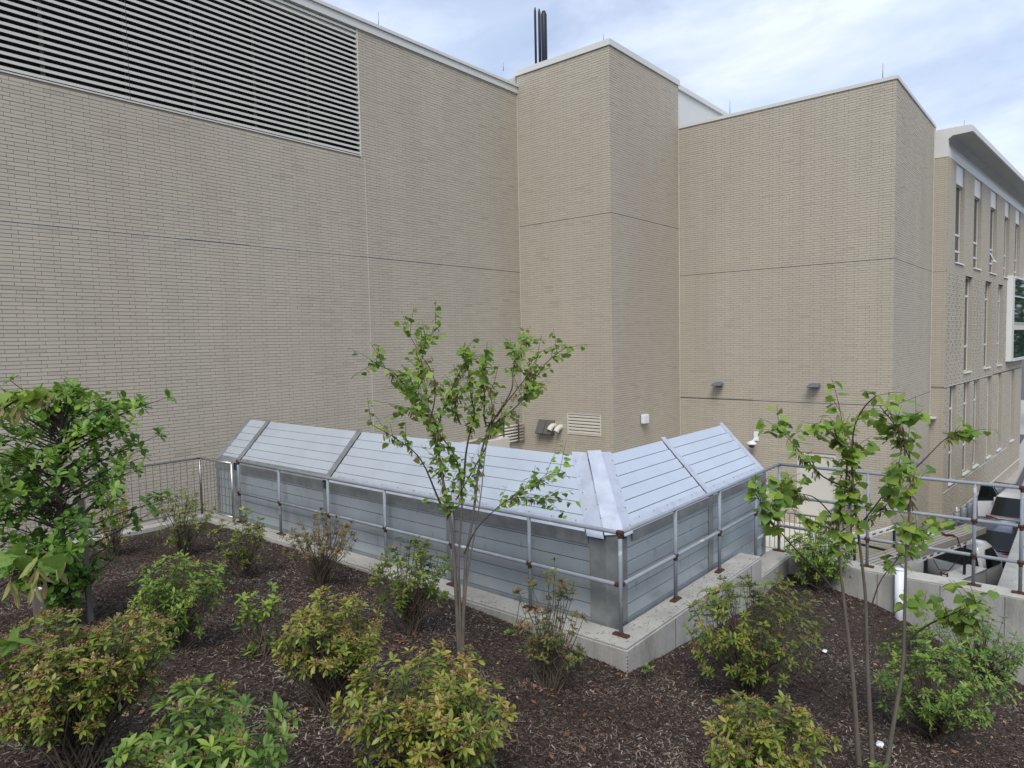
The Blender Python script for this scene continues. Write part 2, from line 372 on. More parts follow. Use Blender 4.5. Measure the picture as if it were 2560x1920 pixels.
for (px_, py_, sc_, lb_) in ((2062, 1633, .045, 'small white paper scrap on the mulch right of the large shrub'), (2200, 1868, .05, 'pale paper scrap at the foot of the three grey stems'), (2080, 1553, .05, 'flattened grey bottle lying on the mulch below the far corner')):
    h_ = hit(px_, py_); v_ = [(-1, -.5, .01), (.2, -.6, .15), (1, -.2, .02), (.8, .5, .12), (-.1, .6, .03), (-.9, .4, .16)]
    m2_ = MB().add([(h_.x+a_*sc_, h_.y+b_*sc_, h_.z+.02+c_*sc_) for a_, b_, c_ in v_]+[(h_.x, h_.y, h_.z+.02+.30*sc_)], [(0, 1, 6), (1, 2, 6), (2, 3, 6), (3, 4, 6), (4, 5, 6), (5, 0, 6)])
    o_ = m2_.build('flat_bottle' if 'bottle' in lb_ else 'paper_scrap', MT['hood'] if 'bottle' in lb_ else MT['whiteplastic']); tag(o_, lb_, 'bottle' if 'bottle' in lb_ else 'paper')
# chips and dirt spilled on the kerb tops
n = 420; t_ = rng.random(n); left = rng.random(n) < .6
kx = np.where(left, 5.75+.30*rng.random(n)**1.8, 6.1+3.1*t_); ky = np.where(left, 3.45+8.0*t_, 3.44+.25*rng.random(n)**1.8)
scatter('spilled_chips', CHV, CHF, np.c_[kx, ky, np.full(n, -3.029)], euler_mats(n, rng.random(n)*6.28, rng.normal(0, .1, n), rng.normal(0, .2, n)), np.c_[.010+.03*rng.random(n), .003+.006*rng.random(n), .003+.003*rng.random(n)], rng.random(n)*.8, MT['chip'])
# concrete kerb walls
c = thing('kerb_wall', 'low pale concrete wall under the pipe railing, stepping down at its far end', 'wall', (5.9, 3.6, GZ))
MB().box((5.73, 3.41, GZ), (6.066, 12.4, -3.055)).box((6.066, 3.41, GZ), (9.33, 3.719, -3.055)).build('wall_body', MT['concv'], c, bevel=.006)
MB().prism([(5.745, 3.425, -3.055), (5.745, 12.4, -3.055), (6.066, 12.4, -3.055), (6.066, 3.719, -3.055), (9.33, 3.719, -3.055), (9.33, 3.425, -3.055)], (0, 0, .025)).build('wall_top', MT['concrete'], c, bevel=.008)
fj = MB()
for x_ in (6.75, 7.55, 8.15, 8.95): fj.box((x_, 3.4065, GZ), (x_+.006, 3.4105, -3.06))
for y_ in (4.4, 5.6, 6.8, 8.0, 9.2, 10.4): fj.box((5.7265, y_, GZ), (5.7305, y_+.006, -3.06))
fj.build('form_mark', MT['hood'], c)
hl = MB()
for k_ in range(9): hl.tube([(5.731, 3.4105, -3.11-.035*k_), (5.7285, 3.4075, -3.11-.035*k_)], .006, 6)
hl.build('form_mark', MT['dark'], c)
c = thing('retaining_wall', 'concrete retaining wall behind the white pvc pipe, top level with the lower step', 'wall', (10.6, 1, GZ))
MB().box((9.332, 3.41, GZ), (10.79, 3.75, -3.33)).box((10.44, -7, GZ), (10.79, 3.41, -3.33)).build('wall_body', MT['concv'], c, bevel=.006)
MB().box((9.334, 3.425, -3.33), (10.785, 3.745, -3.312)).box((10.452, -7, -3.33), (10.785, 3.425, -3.312)).build('wall_top', MT['concrete'], c, bevel=.005)
fj = MB()
for y_ in (2.9, 2.2, 1.45, .75): fj.box((10.4365, y_, GZ), (10.4405, y_+.006, -3.335))
for y_, z_ in ((2.55, -3.45), (1.2, -3.5), (1.6, -3.7), (.9, -3.75)): fj.tube([(10.441, y_, z_), (10.4375, y_, z_)], .013, 8)
fj.build('form_mark', MT['hood'], c)
c = thing('parapet_wall', 'pale concrete parapet running away beside the parked white truck', 'wall', (12, .7, GZ))
MB().box((10.80, .57, GZ), (34, .87, -3.33)).build('wall_body', MT['concrete'], c, bevel=.008)
c = thing('back_kerb', 'narrow concrete kerb below the stainless balustrade', 'wall', (2, 12, GZ))
MB().box((-6, 11.95, GZ), (5.728, 12.35, -2.98)).build('wall_body', MT['concrete'], c, bevel=.006)

# ------------------------------------------------------------------ brick building
BL, BH, JT, JH, BD = .3048, .067733, .0092, .0070, .010
BV = np.array([(0,0,0),(1,0,0),(1,0,1),(0,0,1),(0,1,0),(1,1,0),(1,1,1),(0,1,1)], float)   # front at local y=0
BF = np.array([(0,1,2,3),(1,5,6,2),(4,0,3,7),(3,2,6,7),(4,5,1,0)])
def brick_rects(L0, L1, z0, z1, zref, holes=(), breaks=(), gap=None, step=1/3):
    """rectangles (u0,u1,z0,z1) of every brick between L0 and L1 along the wall; courses counted from zref"""
    out_ = []
    k0 = math.floor((z0-zref)/BH); k1 = math.ceil((z1-zref)/BH)
    for k in range(k0, k1):
        a = max(zref+k*BH+JT/2, z0); b = min(zref+(k+1)*BH-JT/2, z1)
        if b-a < .015: continue
        off = (k % 2)*BL*step + (0 if (k//2) % 9 else .02)
        i0 = math.floor((L0-off)/BL); i1 = math.ceil((L1-off)/BL)
        for i in range(i0, i1):
            u0 = max(off+i*BL+JH/2, L0); u1 = min(off+(i+1)*BL-JH/2, L1)
            if u1-u0 < .006: continue
            segs = [(u0, u1)]
            for (h0, h1, hz0, hz1) in holes:
                if b > hz0+.004 and a < hz1-.004:
                    ns = []
                    for s0, s1 in segs:
                        if s1 <= h0 or s0 >= h1: ns.append((s0, s1))
                        else:
                            if h0-s0 > .008: ns.append((s0, h0))
                            if s1-h1 > .008: ns.append((h1, s1))
                    segs = ns
            if gap:
                ns = []
                for s0, s1 in segs:
                    g = gap(k, i, off)
                    if g and s0 < g[0] and s1 > g[1]: ns += [(s0, g[0]), (g[1], s1)]
                    else: ns.append((s0, s1))
                segs = ns
            for s0, s1 in segs: out_.append((s0, s1, a, b, k))
    return np.array(out_)
def wall_brick(parent, name, origin, udir, nin, rects, single=0, breaks=(), tonebias=0.0, bd=BD):
    """bricks on a wall: u along udir from origin, nin points into the wall; the ones seen largest become objects of their own"""
    o3 = np.array([origin[0], origin[1], 0.0]); u = np.array([udir[0], udir[1], 0.0]); n = np.array([nin[0], nin[1], 0.0])
    R = rects; 
    for zb in breaks:                                   # open movement joint: trim the courses beside it
        m_ = (R[:, 2] < zb+.010) & (R[:, 3] > zb+.0); R[m_, 2] = np.maximum(R[m_, 2], zb+.010)
        m_ = (R[:, 3] > zb-.012) & (R[:, 2] < zb); R[m_, 3] = np.minimum(R[m_, 3], zb-.012)
        R = R[R[:, 3]-R[:, 2] > .012]
    cx = o3+u*((R[:, 0]+R[:, 1])/2)[:, None]+np.array([0, 0, 1.])*((R[:, 2]+R[:, 3])/2)[:, None]
    t = np.clip(rng.normal(.52+tonebias, .16, len(R)), 0, 1)
    jit = rng.normal(0, .0012, len(R))
    pick = np.zeros(len(R), bool)
    if single:
        full = (R[:, 1]-R[:, 0] > .29) & (R[:, 3]-R[:, 2] > .055)
        v = cx@np.c_[RT, UP, FW]; px = 1280+F*v[:, 0]/v[:, 2]; py = 960-F*v[:, 1]/v[:, 2]
        score = np.linalg.norm(cx, axis=1)+np.where(full & (px > 4) & (py > 2) & (py < 930), 0, 1e3)
        pick[np.argsort(score)[:single]] = True
    tmpl = []
    for k in range(8):
        b = raw_mesh('brick', (BV*np.array([BL-JH, BD, BH-JT])-np.array([(BL-JH)/2, 0, (BH-JT)/2])), BF, MT['brick'], np.full(8, .1+.12*k)); tmpl.append(b)
    off = np.array(wloc(parent))
    ang = math.atan2(udir[1], udir[0])
    for i in np.where(pick)[0]:
        o = bpy.data.objects.new('brick', tmpl[int(min(7, t[i]*8))]); link(o, parent)
        o.location = Vector(cx[i]-off+n*jit[i]); o.rotation_euler = (0, 0, ang)
    K = np.where(~pick)[0]; r = R[K]
    V = (o3[None, None]+u*(r[:, 0][:, None]+BV[:, 0][None]*(r[:, 1]-r[:, 0])[:, None])[..., None]
         + n*(BV[:, 1][None]*bd+jit[K][:, None])[..., None]
         + np.array([0, 0, 1.])*(r[:, 2][:, None]+BV[:, 2][None]*(r[:, 3]-r[:, 2])[:, None])[..., None])-off
    Fc = (BF[None]+(np.arange(len(r))*8)[:, None, None]).reshape(-1, 4)
    if (np.cross(u, n)[2] < 0): Fc = Fc[:, ::-1]
    me = raw_mesh('brickwork', V.reshape(-1, 3), Fc, MT['brick'], np.repeat(t[K], 8))
    o = bpy.data.objects.new('brickwork', me); link(o, parent); o['kind'] = 'stuff'
    return o
def backing(mb, origin, udir, nin, L0, L1, z0, z1, holes=(), depth_=.25, inset=.008):
    """mortar slab behind the bricks, cut into rectangles round the holes"""
    us = sorted({L0, L1, *[h[0] for h in holes], *[h[1] for h in holes]}); us = [a for a in us if L0 <= a <= L1]
    zs = sorted({z0, z1, *[h[2] for h in holes], *[h[3] for h in holes]}); zs = [a for a in zs if z0 <= a <= z1]
    O = Vector((origin[0], origin[1], 0)); U = Vector((*udir, 0)); NN = Vector((*nin, 0)); Z = Vector((0, 0, 1))
    for a, b in zip(us, us[1:]):
        for c_, d_ in zip(zs, zs[1:]):
            if any(h[0] <= (a+b)/2 <= h[1] and h[2] <= (c_+d_)/2 <= h[3] for h in holes): continue
            p = O+U*a+NN*inset+Z*c_
            mb.prism([p, p+U*(b-a), p+U*(b-a)+Z*(d_-c_), p+Z*(d_-c_)], NN*depth_)
X1, YW, Y2, X3, Y4 = 17.337, 14.126, 10.704, 21.627, 4.241
ZB = -7.2
B = thing('brick_building', 'big windowless beige brick building with a taller corner block', 'building', (17, 14, GZ))
# left wing, wall facing the camera side
LH = [(-6, 11.115, 4.69, 7.80)]
m_ = MB(); backing(m_, (0, YW), (1, 0), (0, 1), -8, X1, ZB, 7.80, LH)
wl = m_.build('wall', MT['mortar'], B)
wall_brick(wl, 'wall', (0, YW), (1, 0), (0, 1), brick_rects(-5, X1-.012, ZB, 7.80, 2.200, LH), single=300, breaks=(2.200,), tonebias=-.04)
m_ = MB(); VH = [(11.16-Y2, 12.33-Y2, -2.87, -2.26)]
backing(m_, (X1, Y2), (0, 1), (1, 0), .02, YW-Y2+.05, ZB, 8.335, VH)
wt1 = m_.build('wall', MT['mortar'], B)
wall_brick(wt1, 'wall', (X1, Y2), (0, 1), (1, 0), brick_rects(.0, YW-Y2-.012, ZB, 8.335, 3.650, VH), breaks=(3.650,), tonebias=.02)
m_ = MB(); backing(m_, (X1, Y2), (1, 0), (0, 1), .26, X3-X1+.0, ZB, 8.335)
wt2 = m_.build('wall', MT['mortar'], B)
wall_brick(wt2, 'wall', (X1, Y2), (1, 0), (0, 1), brick_rects(.013, X3-X1-.012, ZB, 8.335, 3.650), breaks=(3.650,), tonebias=.0)
m_ = MB(); DH = [(5.71-Y4, 6.82-Y4, -5.75, -3.58)]
backing(m_, (X3, Y4), (0, 1), (1, 0), .02, Y2-Y4-.01, ZB, 6.925, DH)
wr1 = m_.build('wall', MT['mortar'], B)
wall_brick(wr1, 'wall', (X3, Y4), (0, 1), (1, 0), brick_rects(.0, Y2-Y4-.012, ZB, 6.925, 2.080, DH), breaks=(2.080, -2.02), tonebias=.06)
m_ = MB(); backing(m_, (X3, Y4), (1, 0), (0, 1), .26, 6.2, ZB, 6.925)
wr2 = m_.build('wall', MT['mortar'], B)
wall_brick(wr2, 'wall', (X3, Y4), (1, 0), (0, 1), brick_rects(.013, 5.90, ZB, 6.925, 2.080), breaks=(2.080, -2.02), tonebias=-.02)
# dark strips paint shade into open joints, pale ones paint shelf angle glints
def joint_shade(a, b, glint):
    MB().box(a, b).build('joint_shade', MT['seam'], B)
    for g0, g1 in glint: MB().box(g0, g1).build('shelf_angle_glint', MT['sealant'], B)
joint_shade((-5, YW+.002, 2.188), (X1-.012, YW+.0075, 2.209), [((-5, YW-.003, 2.203), (6.6, YW+.0015, 2.2085)), ((8.0, YW-.003, 2.203), (11.0, YW+.0015, 2.2085))])
joint_shade((X1+.002, Y2+.003, 3.638), (X1+.0075, YW-.015, 3.659), [])
joint_shade((X1+.012, Y2+.002, 3.638), (X3-.015, Y2+.0075, 3.659), [])
joint_shade((X3+.002, Y4+.003, 2.068), (X3+.0075, Y2-.015, 2.089), [])
joint_shade((X3+.012, Y4+.002, 2.068), (27.5, Y4+.0075, 2.089), [])
joint_shade((X3+.002, Y4+.003, -2.030), (X3+.0075, Y2-.015, -2.012), [((X3-.003, Y4, -2.022), (X3+.0015, 8.2, -2.012))])
joint_shade((X3+.012, Y4+.002, -2.030), (27.5, Y4+.0075, -2.012), [((X3, Y4-.003, -2.022), (27.5, Y4+.0015, -2.012))])
# corner sealant joints
MB().box((X1-.014, YW-.014, ZB), (X1-.002, YW-.002, 7.8)).build('sealant_joint', MT['sealant'], B)
MB().box((X3-.014, Y2-.014, ZB), (X3-.002, Y2-.002, 6.92)).build('sealant_joint', MT['sealant'], B)
MB().box((11.225, YW-.003, ZB), (11.237, YW+.004, 4.66)).build('sealant_joint', MT['sealant'], B)
MB().box((27.50, Y4-.02, -2.9), (27.53, Y4-.002, 6.9)).build('sealant_joint', MT['sealant'], B)
MB().box((27.2, Y4-.22, -2.95), (27.53, Y4-.002, -2.90)).build('sill', MT['whitemetal'], B)
# roofs and copings
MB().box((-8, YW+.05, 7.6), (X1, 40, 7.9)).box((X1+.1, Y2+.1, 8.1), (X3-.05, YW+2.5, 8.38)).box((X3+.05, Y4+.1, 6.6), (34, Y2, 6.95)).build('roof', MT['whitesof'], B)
MB().box((-8, YW-.045, 7.802), (X1-.002, YW+.3, 7.985)).build('coping', MT['whitemetal'], B, bevel=.004)
MB().box((-8, YW-.085, 7.99), (X1-.002, YW+.4, 8.075)).build('coping', MT['whitemetal'], B, bevel=.004)
MB().box((X1-.04, Y2-.04, 8.338), (X1+.3, YW+.06, 8.515)).box((X1+.302, Y2-.04, 8.338), (X3+.04, Y2+.3, 8.515)).build('coping', MT['whitemetal'], B, bevel=.004)
MB().box((X3-.03, Y4-.03, 6.928), (X3+.3, Y2-.002, 7.03)).box((X3+.302, Y4-.03, 6.928), (27.75, Y4+.3, 7.03)).build('coping', MT['whitemetal'], B, bevel=.004)
MB().box((X3+.30, 11.5, 6.9), (27.43, 16, 8.92)).build('penthouse_wall', MT['whitemetal'], B, bevel=.01)
MB().box((X3+.30, 11.42, 8.80), (27.5, 11.6, 8.98)).build('coping', MT['whitemetal'], B, bevel=.01)
# big louvre screen
lo = MB().box((-6, YW+.16, 4.72), (11.1, YW+.18, 7.80)).build('louvre_screen', MT['screen'], B)
MB().box((-6, YW-.006, 4.688), (11.135, YW+.10, 4.715)).box((11.105, YW-.006, 4.717), (11.135, YW+.1, 7.80)).build('louvre_frame', MT['louvre'], lo)
for x0, x1 in ((-6, 1.7), (1.71, 5.695), (5.705, 11.10)):
    for k in range(25):
        z = 4.735+k*.1232
        MB().prism([(x0, YW+.0, z), (x0, YW+.0, z+.052), (x0, YW+.075, z+.082), (x0, YW+.078, z+.062), (x0, YW+.012, z+.006)], (x1-x0, 0, 0)).build('slat', MT['louvre'], lo)
for x in (2.9, 4.3, 5.69, 6.98, 8.34, 9.7): MB().box((x-.035, YW+.09, 4.72), (x+.035, YW+.15, 7.8)).build('mullion', MT['hood'], lo)
MB().box((5.6955, YW+.01, 4.72), (5.7045, YW+.09, 7.8)).build('mullion', MT['screen'], lo)
# small louvre on the corner block
lv = MB().box((X1+.10, 11.16, -2.87), (X1+.12, 12.33, -2.26)).build('wall_vent', MT['dark'], B)
MB().box((X1-.008, 11.13, -2.895), (X1+.06, 12.36, -2.86)).box((X1-.008, 11.13, -2.275), (X1+.06, 12.36, -2.245)).box((X1-.008, 11.13, -2.86), (X1+.06, 11.165, -2.275)).box((X1-.008, 12.325, -2.86), (X1+.06, 12.36, -2.275)).build('vent_frame', MT['cream'], lv)
for k in range(6):
    z = -2.85+k*.098
    MB().prism([(X1+.0, 11.167, z), (X1+.0, 11.167, z+.05), (X1+.06, 11.167, z+.085), (X1+.07, 11.167, z+.07), (X1+.012, 11.167, z)], (0, 1.157, 0)).build('slat', MT['cream'], lv)
# door in the right wing
dr = MB().box((X3+.03, 5.76, -5.74), (X3+.075, 6.77, -3.64)).build('door', MT['door'], B, bevel=.004)
MB().box((X3-.012, 5.71, -5.75), (X3+.1, 5.757, -3.58)).box((X3-.012, 6.773, -5.75), (X3+.1, 6.82, -3.58)).box((X3-.012, 5.757, -3.637), (X3+.1, 6.773, -3.58)).build('door_frame', MT['door'], dr)
MB().box((X3-.03, 5.80, -4.42), (X3+.03, 5.84, -4.20)).build('handle', MT['black'], dr)
MB().box((X3+.08, 5.7, -5.75), (X3+.11, 6.83, -3.58)).build('door_backing', MT['dark'], B)

# ------------------------------------------------------------------ things on the walls and roofs
def rod(p, h, label):
    MBx = MB().tube([p, (p[0], p[1], p[2]+h)], [.012, .005], 6); o = MBx.build('lightning_rod', MT['hood'])
    tag(o, label, 'lightning rod', 'lightning rods along the roof edges')
rod((11.9, YW+.1, 8.07), .42, 'thin lightning rod on the left roof edge, beside the end of the big louvre')
rod((16.83, YW+.1, 8.4), .25, 'thin lightning rod where the left roof meets the taller corner block')
rod((X1+.1, 10.95, 8.51), .22, 'short lightning rod near the top corner of the tallest block')
rod((X3+.15, 9.0, 7.03), .45, 'lightning rod on the right wing roof edge, nearer the white rooftop wall')
rod((X3+.15, 4.62, 7.03), .45, 'lightning rod near the outer corner of the right wing')
for (px, zt, r, lb) in ((18.46, 14.13, .05, 'thinnest and leftmost of the black flue pipes above the roof'), (18.24, 14.0, .06, 'middle black flue pipe of the three above the roof'), (18.00, 13.83, .125, 'thickest black flue pipe with a slanted top')):
    t = thing('flue_pipe', lb, 'flue', (24, px, 8.3), group='black flue pipes')
    MB().tube([(24, px, 8.3), (24, px, zt-.15), (24, px, zt)], [r, r, r*.45 if r < .1 else r*.6], 12).build('pipe', MT['black'], t)
def wall_light(y, z, lb):
    t = thing('wall_light', lb, 'lamp', (X3, y, z), group='grey wall lights over the door')
    MB().box((X3-.06, y-.10, z-.08), (X3-.001, y+.10, z+.08)).build('back_box', MT['lampgrey'], t, bevel=.01)
    MB().prism([(X3-.06, y-.16, z+.07), (X3-.34, y-.16, z-.0), (X3-.34, y-.16, z-.03), (X3-.06, y-.16, z-.03)], (0, .32, 0)).build('hood', MT['lampgrey'], t, bevel=.008)
wall_light(9.30, -1.55, 'grey hooded wall light on the right wing, further from the tree')
wall_light(6.30, -1.52, 'grey hooded wall light above and left of the outer corner, over the leafy tree top')
t = thing('square_lamp', 'white square wall lamp on the corner block', 'lamp', (19.05, Y2, -2.5))
MB().box((18.88, Y2-.16, -2.64), (19.20, Y2-.03, -2.36)).build('diffuser', MT['whiteplastic'], t, bevel=.02)
MB().box((18.92, Y2-.03, -2.60), (19.16, Y2-.001, -2.40)).build('back_plate', MT['lampgrey'], t)
t = thing('security_camera', 'small white dome camera on a bracket beside the door', 'camera', (X3, 8.09, -3.3))
MB().box((X3-.03, 8.0, -3.32), (X3-.001, 8.16, -3.02)).build('bracket_plate', MT['whiteplastic'], t, bevel=.006)
MB().beam((X3-.02, 8.08, -3.25), (X3-.28, 8.12, -3.33), .06, .06).build('arm', MT['whiteplastic'], t)
MB().tube([(X3-.30, 8.12, -3.29), (X3-.30, 8.12, -3.35), (X3-.30, 8.12, -3.40)], [.05, .16, .15], 14).build('housing', MT['whiteplastic'], t)
MB().tube([(X3-.30, 8.12, -3.40), (X3-.30, 8.12, -3.46), (X3-.30, 8.12, -3.50)], [.10, .09, .03], 12).build('dome', MT['black'], t)
for i, y in enumerate((13.30, 12.98)):
    t = thing('vent_hood', ('left' if i == 0 else 'right') + ' one of two slanted grey metal vent hoods on the corner block', 'vent hood', (X1, y, -2.7), group='grey vent hoods')
    MB().prism([(X1-.001, y-.145, -2.50), (X1-.05, y-.145, -2.50), (X1-.26, y-.145, -2.90), (X1-.26, y-.145, -2.93), (X1-.001, y-.145, -2.93)], (0, .29, 0)).build('hood', MT['hood'], t, bevel=.003)
    MB().box((X1-.20, y-.11, -2.955), (X1-.02, y+.11, -2.932)).build('opening', MT['dark'], t)
for i, (y, z) in enumerate(((12.86, -2.73), (12.60, -2.76))):
    t = thing('elbow_pipe', ('cream vent elbow touching the grey hoods' if i == 0 else 'cream vent elbow further right, free of the hoods'), 'pipe', (X1, y, z), group='cream vent elbows')
    MB().tube([(X1-.001, y, z+.06), (X1-.10, y, z+.06), (X1-.18, y+.01, z+.02), (X1-.235, y+.03, z-.07)], [.085, .085, .088, .09], 14, cap=False).build('pipe', MT['cream'], t)
    MB().tube([(X1-.18, y+.01, z+.02), (X1-.215, y+.025, z-.035)], .080, 14).build('inside', MT['hood'], t)
t = thing('conduit_rack', 'stack of six horizontal cream pipes strapped to the left wall by the corner', 'pipes', (17, YW, -2.9))
for k in range(6): MB().tube([(16.05-.10*k*0, YW-.07, -2.69-.098*k), (17.27, YW-.07, -2.69-.098*k)], .030, 10).build('pipe', MT['cream'], t)
for x in (16.25, 16.98): MB().box((x-.02, YW-.10, -3.26), (x+.02, YW-.001, -2.50)).build('strut', MT['hood'], t)
for x in (16.25, 16.98):
    for k in range(6): MB().box((x-.028, YW-.106, -2.715-.098*k), (x+.028, YW-.075, -2.665-.098*k)).build('clamp', MT['black'], t)
t = thing('wall_pipe', 'single long cream pipe along the left wall above the metal roof', 'pipe', (14.5, YW, -2.95))
MB().tube([(12.6, YW-.06, -3.04), (15.9, YW-.06, -2.90)], .035, 10).build('pipe', MT['cream'], t)
t = thing('junction_box', 'large beige box under the strapped pipes', 'box', (16, YW, -3.3))
MB().box((15.35, YW-.25, -3.9), (16.35, YW-.002, -3.0)).build('cabinet', MT['cream'], t, bevel=.01)
t = thing('meter_box', 'pale box on the right wing wall behind the end of the metal enclosure', 'box', (X3, 7.9, -5.2))
MB().box((X3-.28, 7.66, -5.72), (X3-.002, 8.3, -4.62)).build('cabinet', MT['door'], t, bevel=.01)
t = thing('card_reader', 'small black box on the brick left of the door', 'box', (X3, 7.15, -4.7))
MB().box((X3-.06, 7.09, -4.82), (X3-.002, 7.2, -4.58)).build('cabinet', MT['black'], t, bevel=.006)

# ------------------------------------------------------------------ landing, stair and its railings
ld = thing('door_landing', 'pale concrete landing outside the door', 'landing', (20, 6.5, GZ))
MB().box((18.4, 5.15, GZ), (X3-.003, 9.5, -5.78)).build('slab', MT['landing'], ld, bevel=.01)
def balustrade(name, label, segs, z0, z1, sp, m, rr=.021, br=.008, group=None, posts=True, rail_r=None):
    t = thing(name, label, 'railing', (segs[0][0][0], segs[0][0][1], z0), group=group)
    for (a, b) in segs:
        a, b = Vector((*a, 0)), Vector((*b, 0)); Ln = (b-a).length; d = (b-a)/Ln
        MB().tube([a+Vector((0, 0, z1)), b+Vector((0, 0, z1))], rail_r or rr, 10).build('top_rail', m, t)
        MB().tube([a+Vector((0, 0, z0+.08)), b+Vector((0, 0, z0+.08))], rr*.7, 8).build('bottom_rail', m, t)
        for p in (a, b): MB().tube([p+Vector((0, 0, z0)), p+Vector((0, 0, z1))], rr, 8).build('post', m, t)
        k = int(Ln/sp)
        for i in range(1, k):
            p = a+d*(Ln*i/k); MB().tube([p+Vector((0, 0, z0+.08)), p+Vector((0, 0, z1-.01))], br, 5, cap=False).build('baluster', m, t)
    return t
balustrade('landing_railing', 'grey bar railing round the concrete landing below the door', [((18.45, 9.4), (18.45, 5.22)), ((18.45, 5.22), (21.4, 5.22))], -5.78, -4.68, .13, MT['hood'], .024, .009)
balustrade('steel_balustrade', 'stainless steel bar balustrade turning the corner behind the bushy tree', [((5.80, 11.12), (5.76, 12.17)), ((5.76, 12.17), (-5, 12.17))], -2.98, -1.97, .115, MT['steel'], .021, .006)

# ------------------------------------------------------------------ galvanised enclosure
XE, YE, ZE, RS, RZ = 6.106, 3.7585, -2.065, .665, .675       # faces, eave height, slope run and rise
E = thing('metal_enclosure', 'long galvanised metal enclosure with sloping plank roof behind the pipe railing', 'enclosure', (XE, YE, -3.2))
ch = .115
YL, XR = 12.25, 10.42
MB().prism([(XE+.02, YE+ch, -4.6), (XE+.02, YL-.02, -4.6), (XE+.02, YL-.02, ZE-.01), (XE+RS, YL-.02, ZE+RZ-.02), (XE+RS, YL-.02, -4.6), (XE+RS, YE+RS, -4.6)][:0] or
           [(XE+.012, YL-.01, -4.6), (XE+.012, YL-.01, ZE-.012), (XE+RS, YL-.01, ZE+RZ-.014), (XE+RS, YL-.01, -4.6)], (0, -(YL-YE-RS-.01), 0)).build('core', MT['seam'], E)
MB().prism([(XR-.01, YE+.012, -4.6), (XR-.01, YE+.012, ZE-.012), (XR-.01, YE+RS, ZE+RZ-.014), (XR-.01, YE+RS, -4.6)], (-(XR-XE-RS-.01), 0, 0)).build('core', MT['seam'], E)
# hip core pieces
MB().quad((XE+.012, YE+ch, ZE-.012), (XE+.012, YE+RS, ZE-.012), (XE+RS, YE+RS, ZE+RZ-.014), (XE+RS, YE+RS+ch*.0, ZE+RZ-.014)).quad((XE+.012, YE+ch, -4.6), (XE+.012, YE+RS, -4.6), (XE+.012, YE+RS, ZE-.012), (XE+.012, YE+ch, ZE-.012)) \
    .quad((XE+ch, YE+.012, -4.6), (XE+RS, YE+.012, -4.6), (XE+RS, YE+.012, ZE-.012), (XE+ch, YE+.012, ZE-.012)).quad((XE+ch, YE+.012, ZE-.012), (XE+RS, YE+.012, ZE-.012), (XE+RS, YE+RS, ZE+RZ-.014)).build('core', MT['seam'], E)
SL = math.hypot(RS, RZ); nP = 6; pw = .154
def slopeL(y, s, off=0):    # point on the left slope, s metres up from the eave, off metres out of the plane
    return Vector((XE+RS*s/SL-off*RZ/SL, y, ZE+RZ*s/SL+off*RS/SL))
def slopeR(x, s, off=0):
    return Vector((x, YE+RS*s/SL-off*RZ/SL, ZE+RZ*s/SL+off*RS/SL))
baysL = [(11.60, 12.19), (8.93, 11.45), (6.27, 8.78), (3.9, 6.12)]
for (a, b) in baysL:
    for k in range(nP):
        s0, s1 = SL-(k+1)*pw+.0045, SL-k*pw-.0045
        a0 = a1 = a
        if a < 4: a0, a1 = YE+ch+RS*s0/SL, YE+ch+RS*s1/SL
        q4 = [slopeL(a0, s0, .0), slopeL(b, s0, .0), slopeL(b, s1, .006), slopeL(a1, s1, .006)]
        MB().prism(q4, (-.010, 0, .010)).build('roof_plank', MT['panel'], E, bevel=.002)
baysR = [(8.51, 10.30), (6.2, 8.36)]
for (a, b) in baysR:
    for k in range(nP):
        s0, s1 = SL-(k+1)*pw+.0045, SL-k*pw-.0045
        a0 = a1 = a
        if a < 6.5: a0, a1 = XE+ch+RS*s0/SL, XE+ch+RS*s1/SL
        q4 = [slopeR(b, s0, .0), slopeR(a0, s0, .0), slopeR(a1, s1, .006), slopeR(b, s1, .006)]
        MB().prism(q4, (0, -.010, .010)).build('roof_plank', MT['panel'], E, bevel=.002)
for y in (12.20, 11.525, 8.855, 6.195):
    MB().prism([slopeL(y-.055, .0, .014), slopeL(y+.055, .0, .014), slopeL(y+.055, SL+.03, .014), slopeL(y-.055, SL+.03, .014)], (-.012, 0, .012)).build('batten', MT['galv'] if y > 8 else MT['galvb'], E, bevel=.002)
for x in (8.435, 10.345):
    MB().prism([slopeR(x+.055, .0, .014), slopeR(x-.055, .0, .014), slopeR(x-.055, SL+.04, .014), slopeR(x+.055, SL+.04, .014)], (0, -.012, .012)).build('batten', MT['galvb'], E, bevel=.002)
# eave flashings: strip on the slope, strip down the face
for (y0, y1) in ((11.60, 12.26), (8.93, 11.45), (6.27, 8.78), (YE+ch+.26, 6.12)):
    MB().prism([slopeL(y0, -.012, .012), slopeL(y1, -.012, .012), slopeL(y1, .125, .012), slopeL(y0+(.06 if y0 < 4.3 else 0), .125, .012)], (-.004, 0, .004)).build('eave_flashing', MT['galvb'] if y0 < 8 else MT['galv'], E)
for (y0, y1) in ((11.60, 12.26), (8.93, 11.45), (6.27, 8.78), (YE+ch+.22, 6.12)):
    MB().box((XE-.016, y0, ZE-.135), (XE-.008, y1, ZE+.004)).build('face_flashing', MT['galv'], E)
for (x0, x1) in ((XE+ch+.20, 8.36), (8.51, 10.28)):
    MB().prism([slopeR(x1, -.012, .012), slopeR(x0, -.012, .012), slopeR(x0+(.09 if x0 < 7 else 0), .125, .012), slopeR(x1, .125, .012)], (0, -.004, .004)).build('eave_flashing', MT['galvb'], E)
    MB().box((x0, YE-.016, ZE-.115), (x1, YE-.008, ZE+.004)).build('face_flashing', MT['galv'], E)
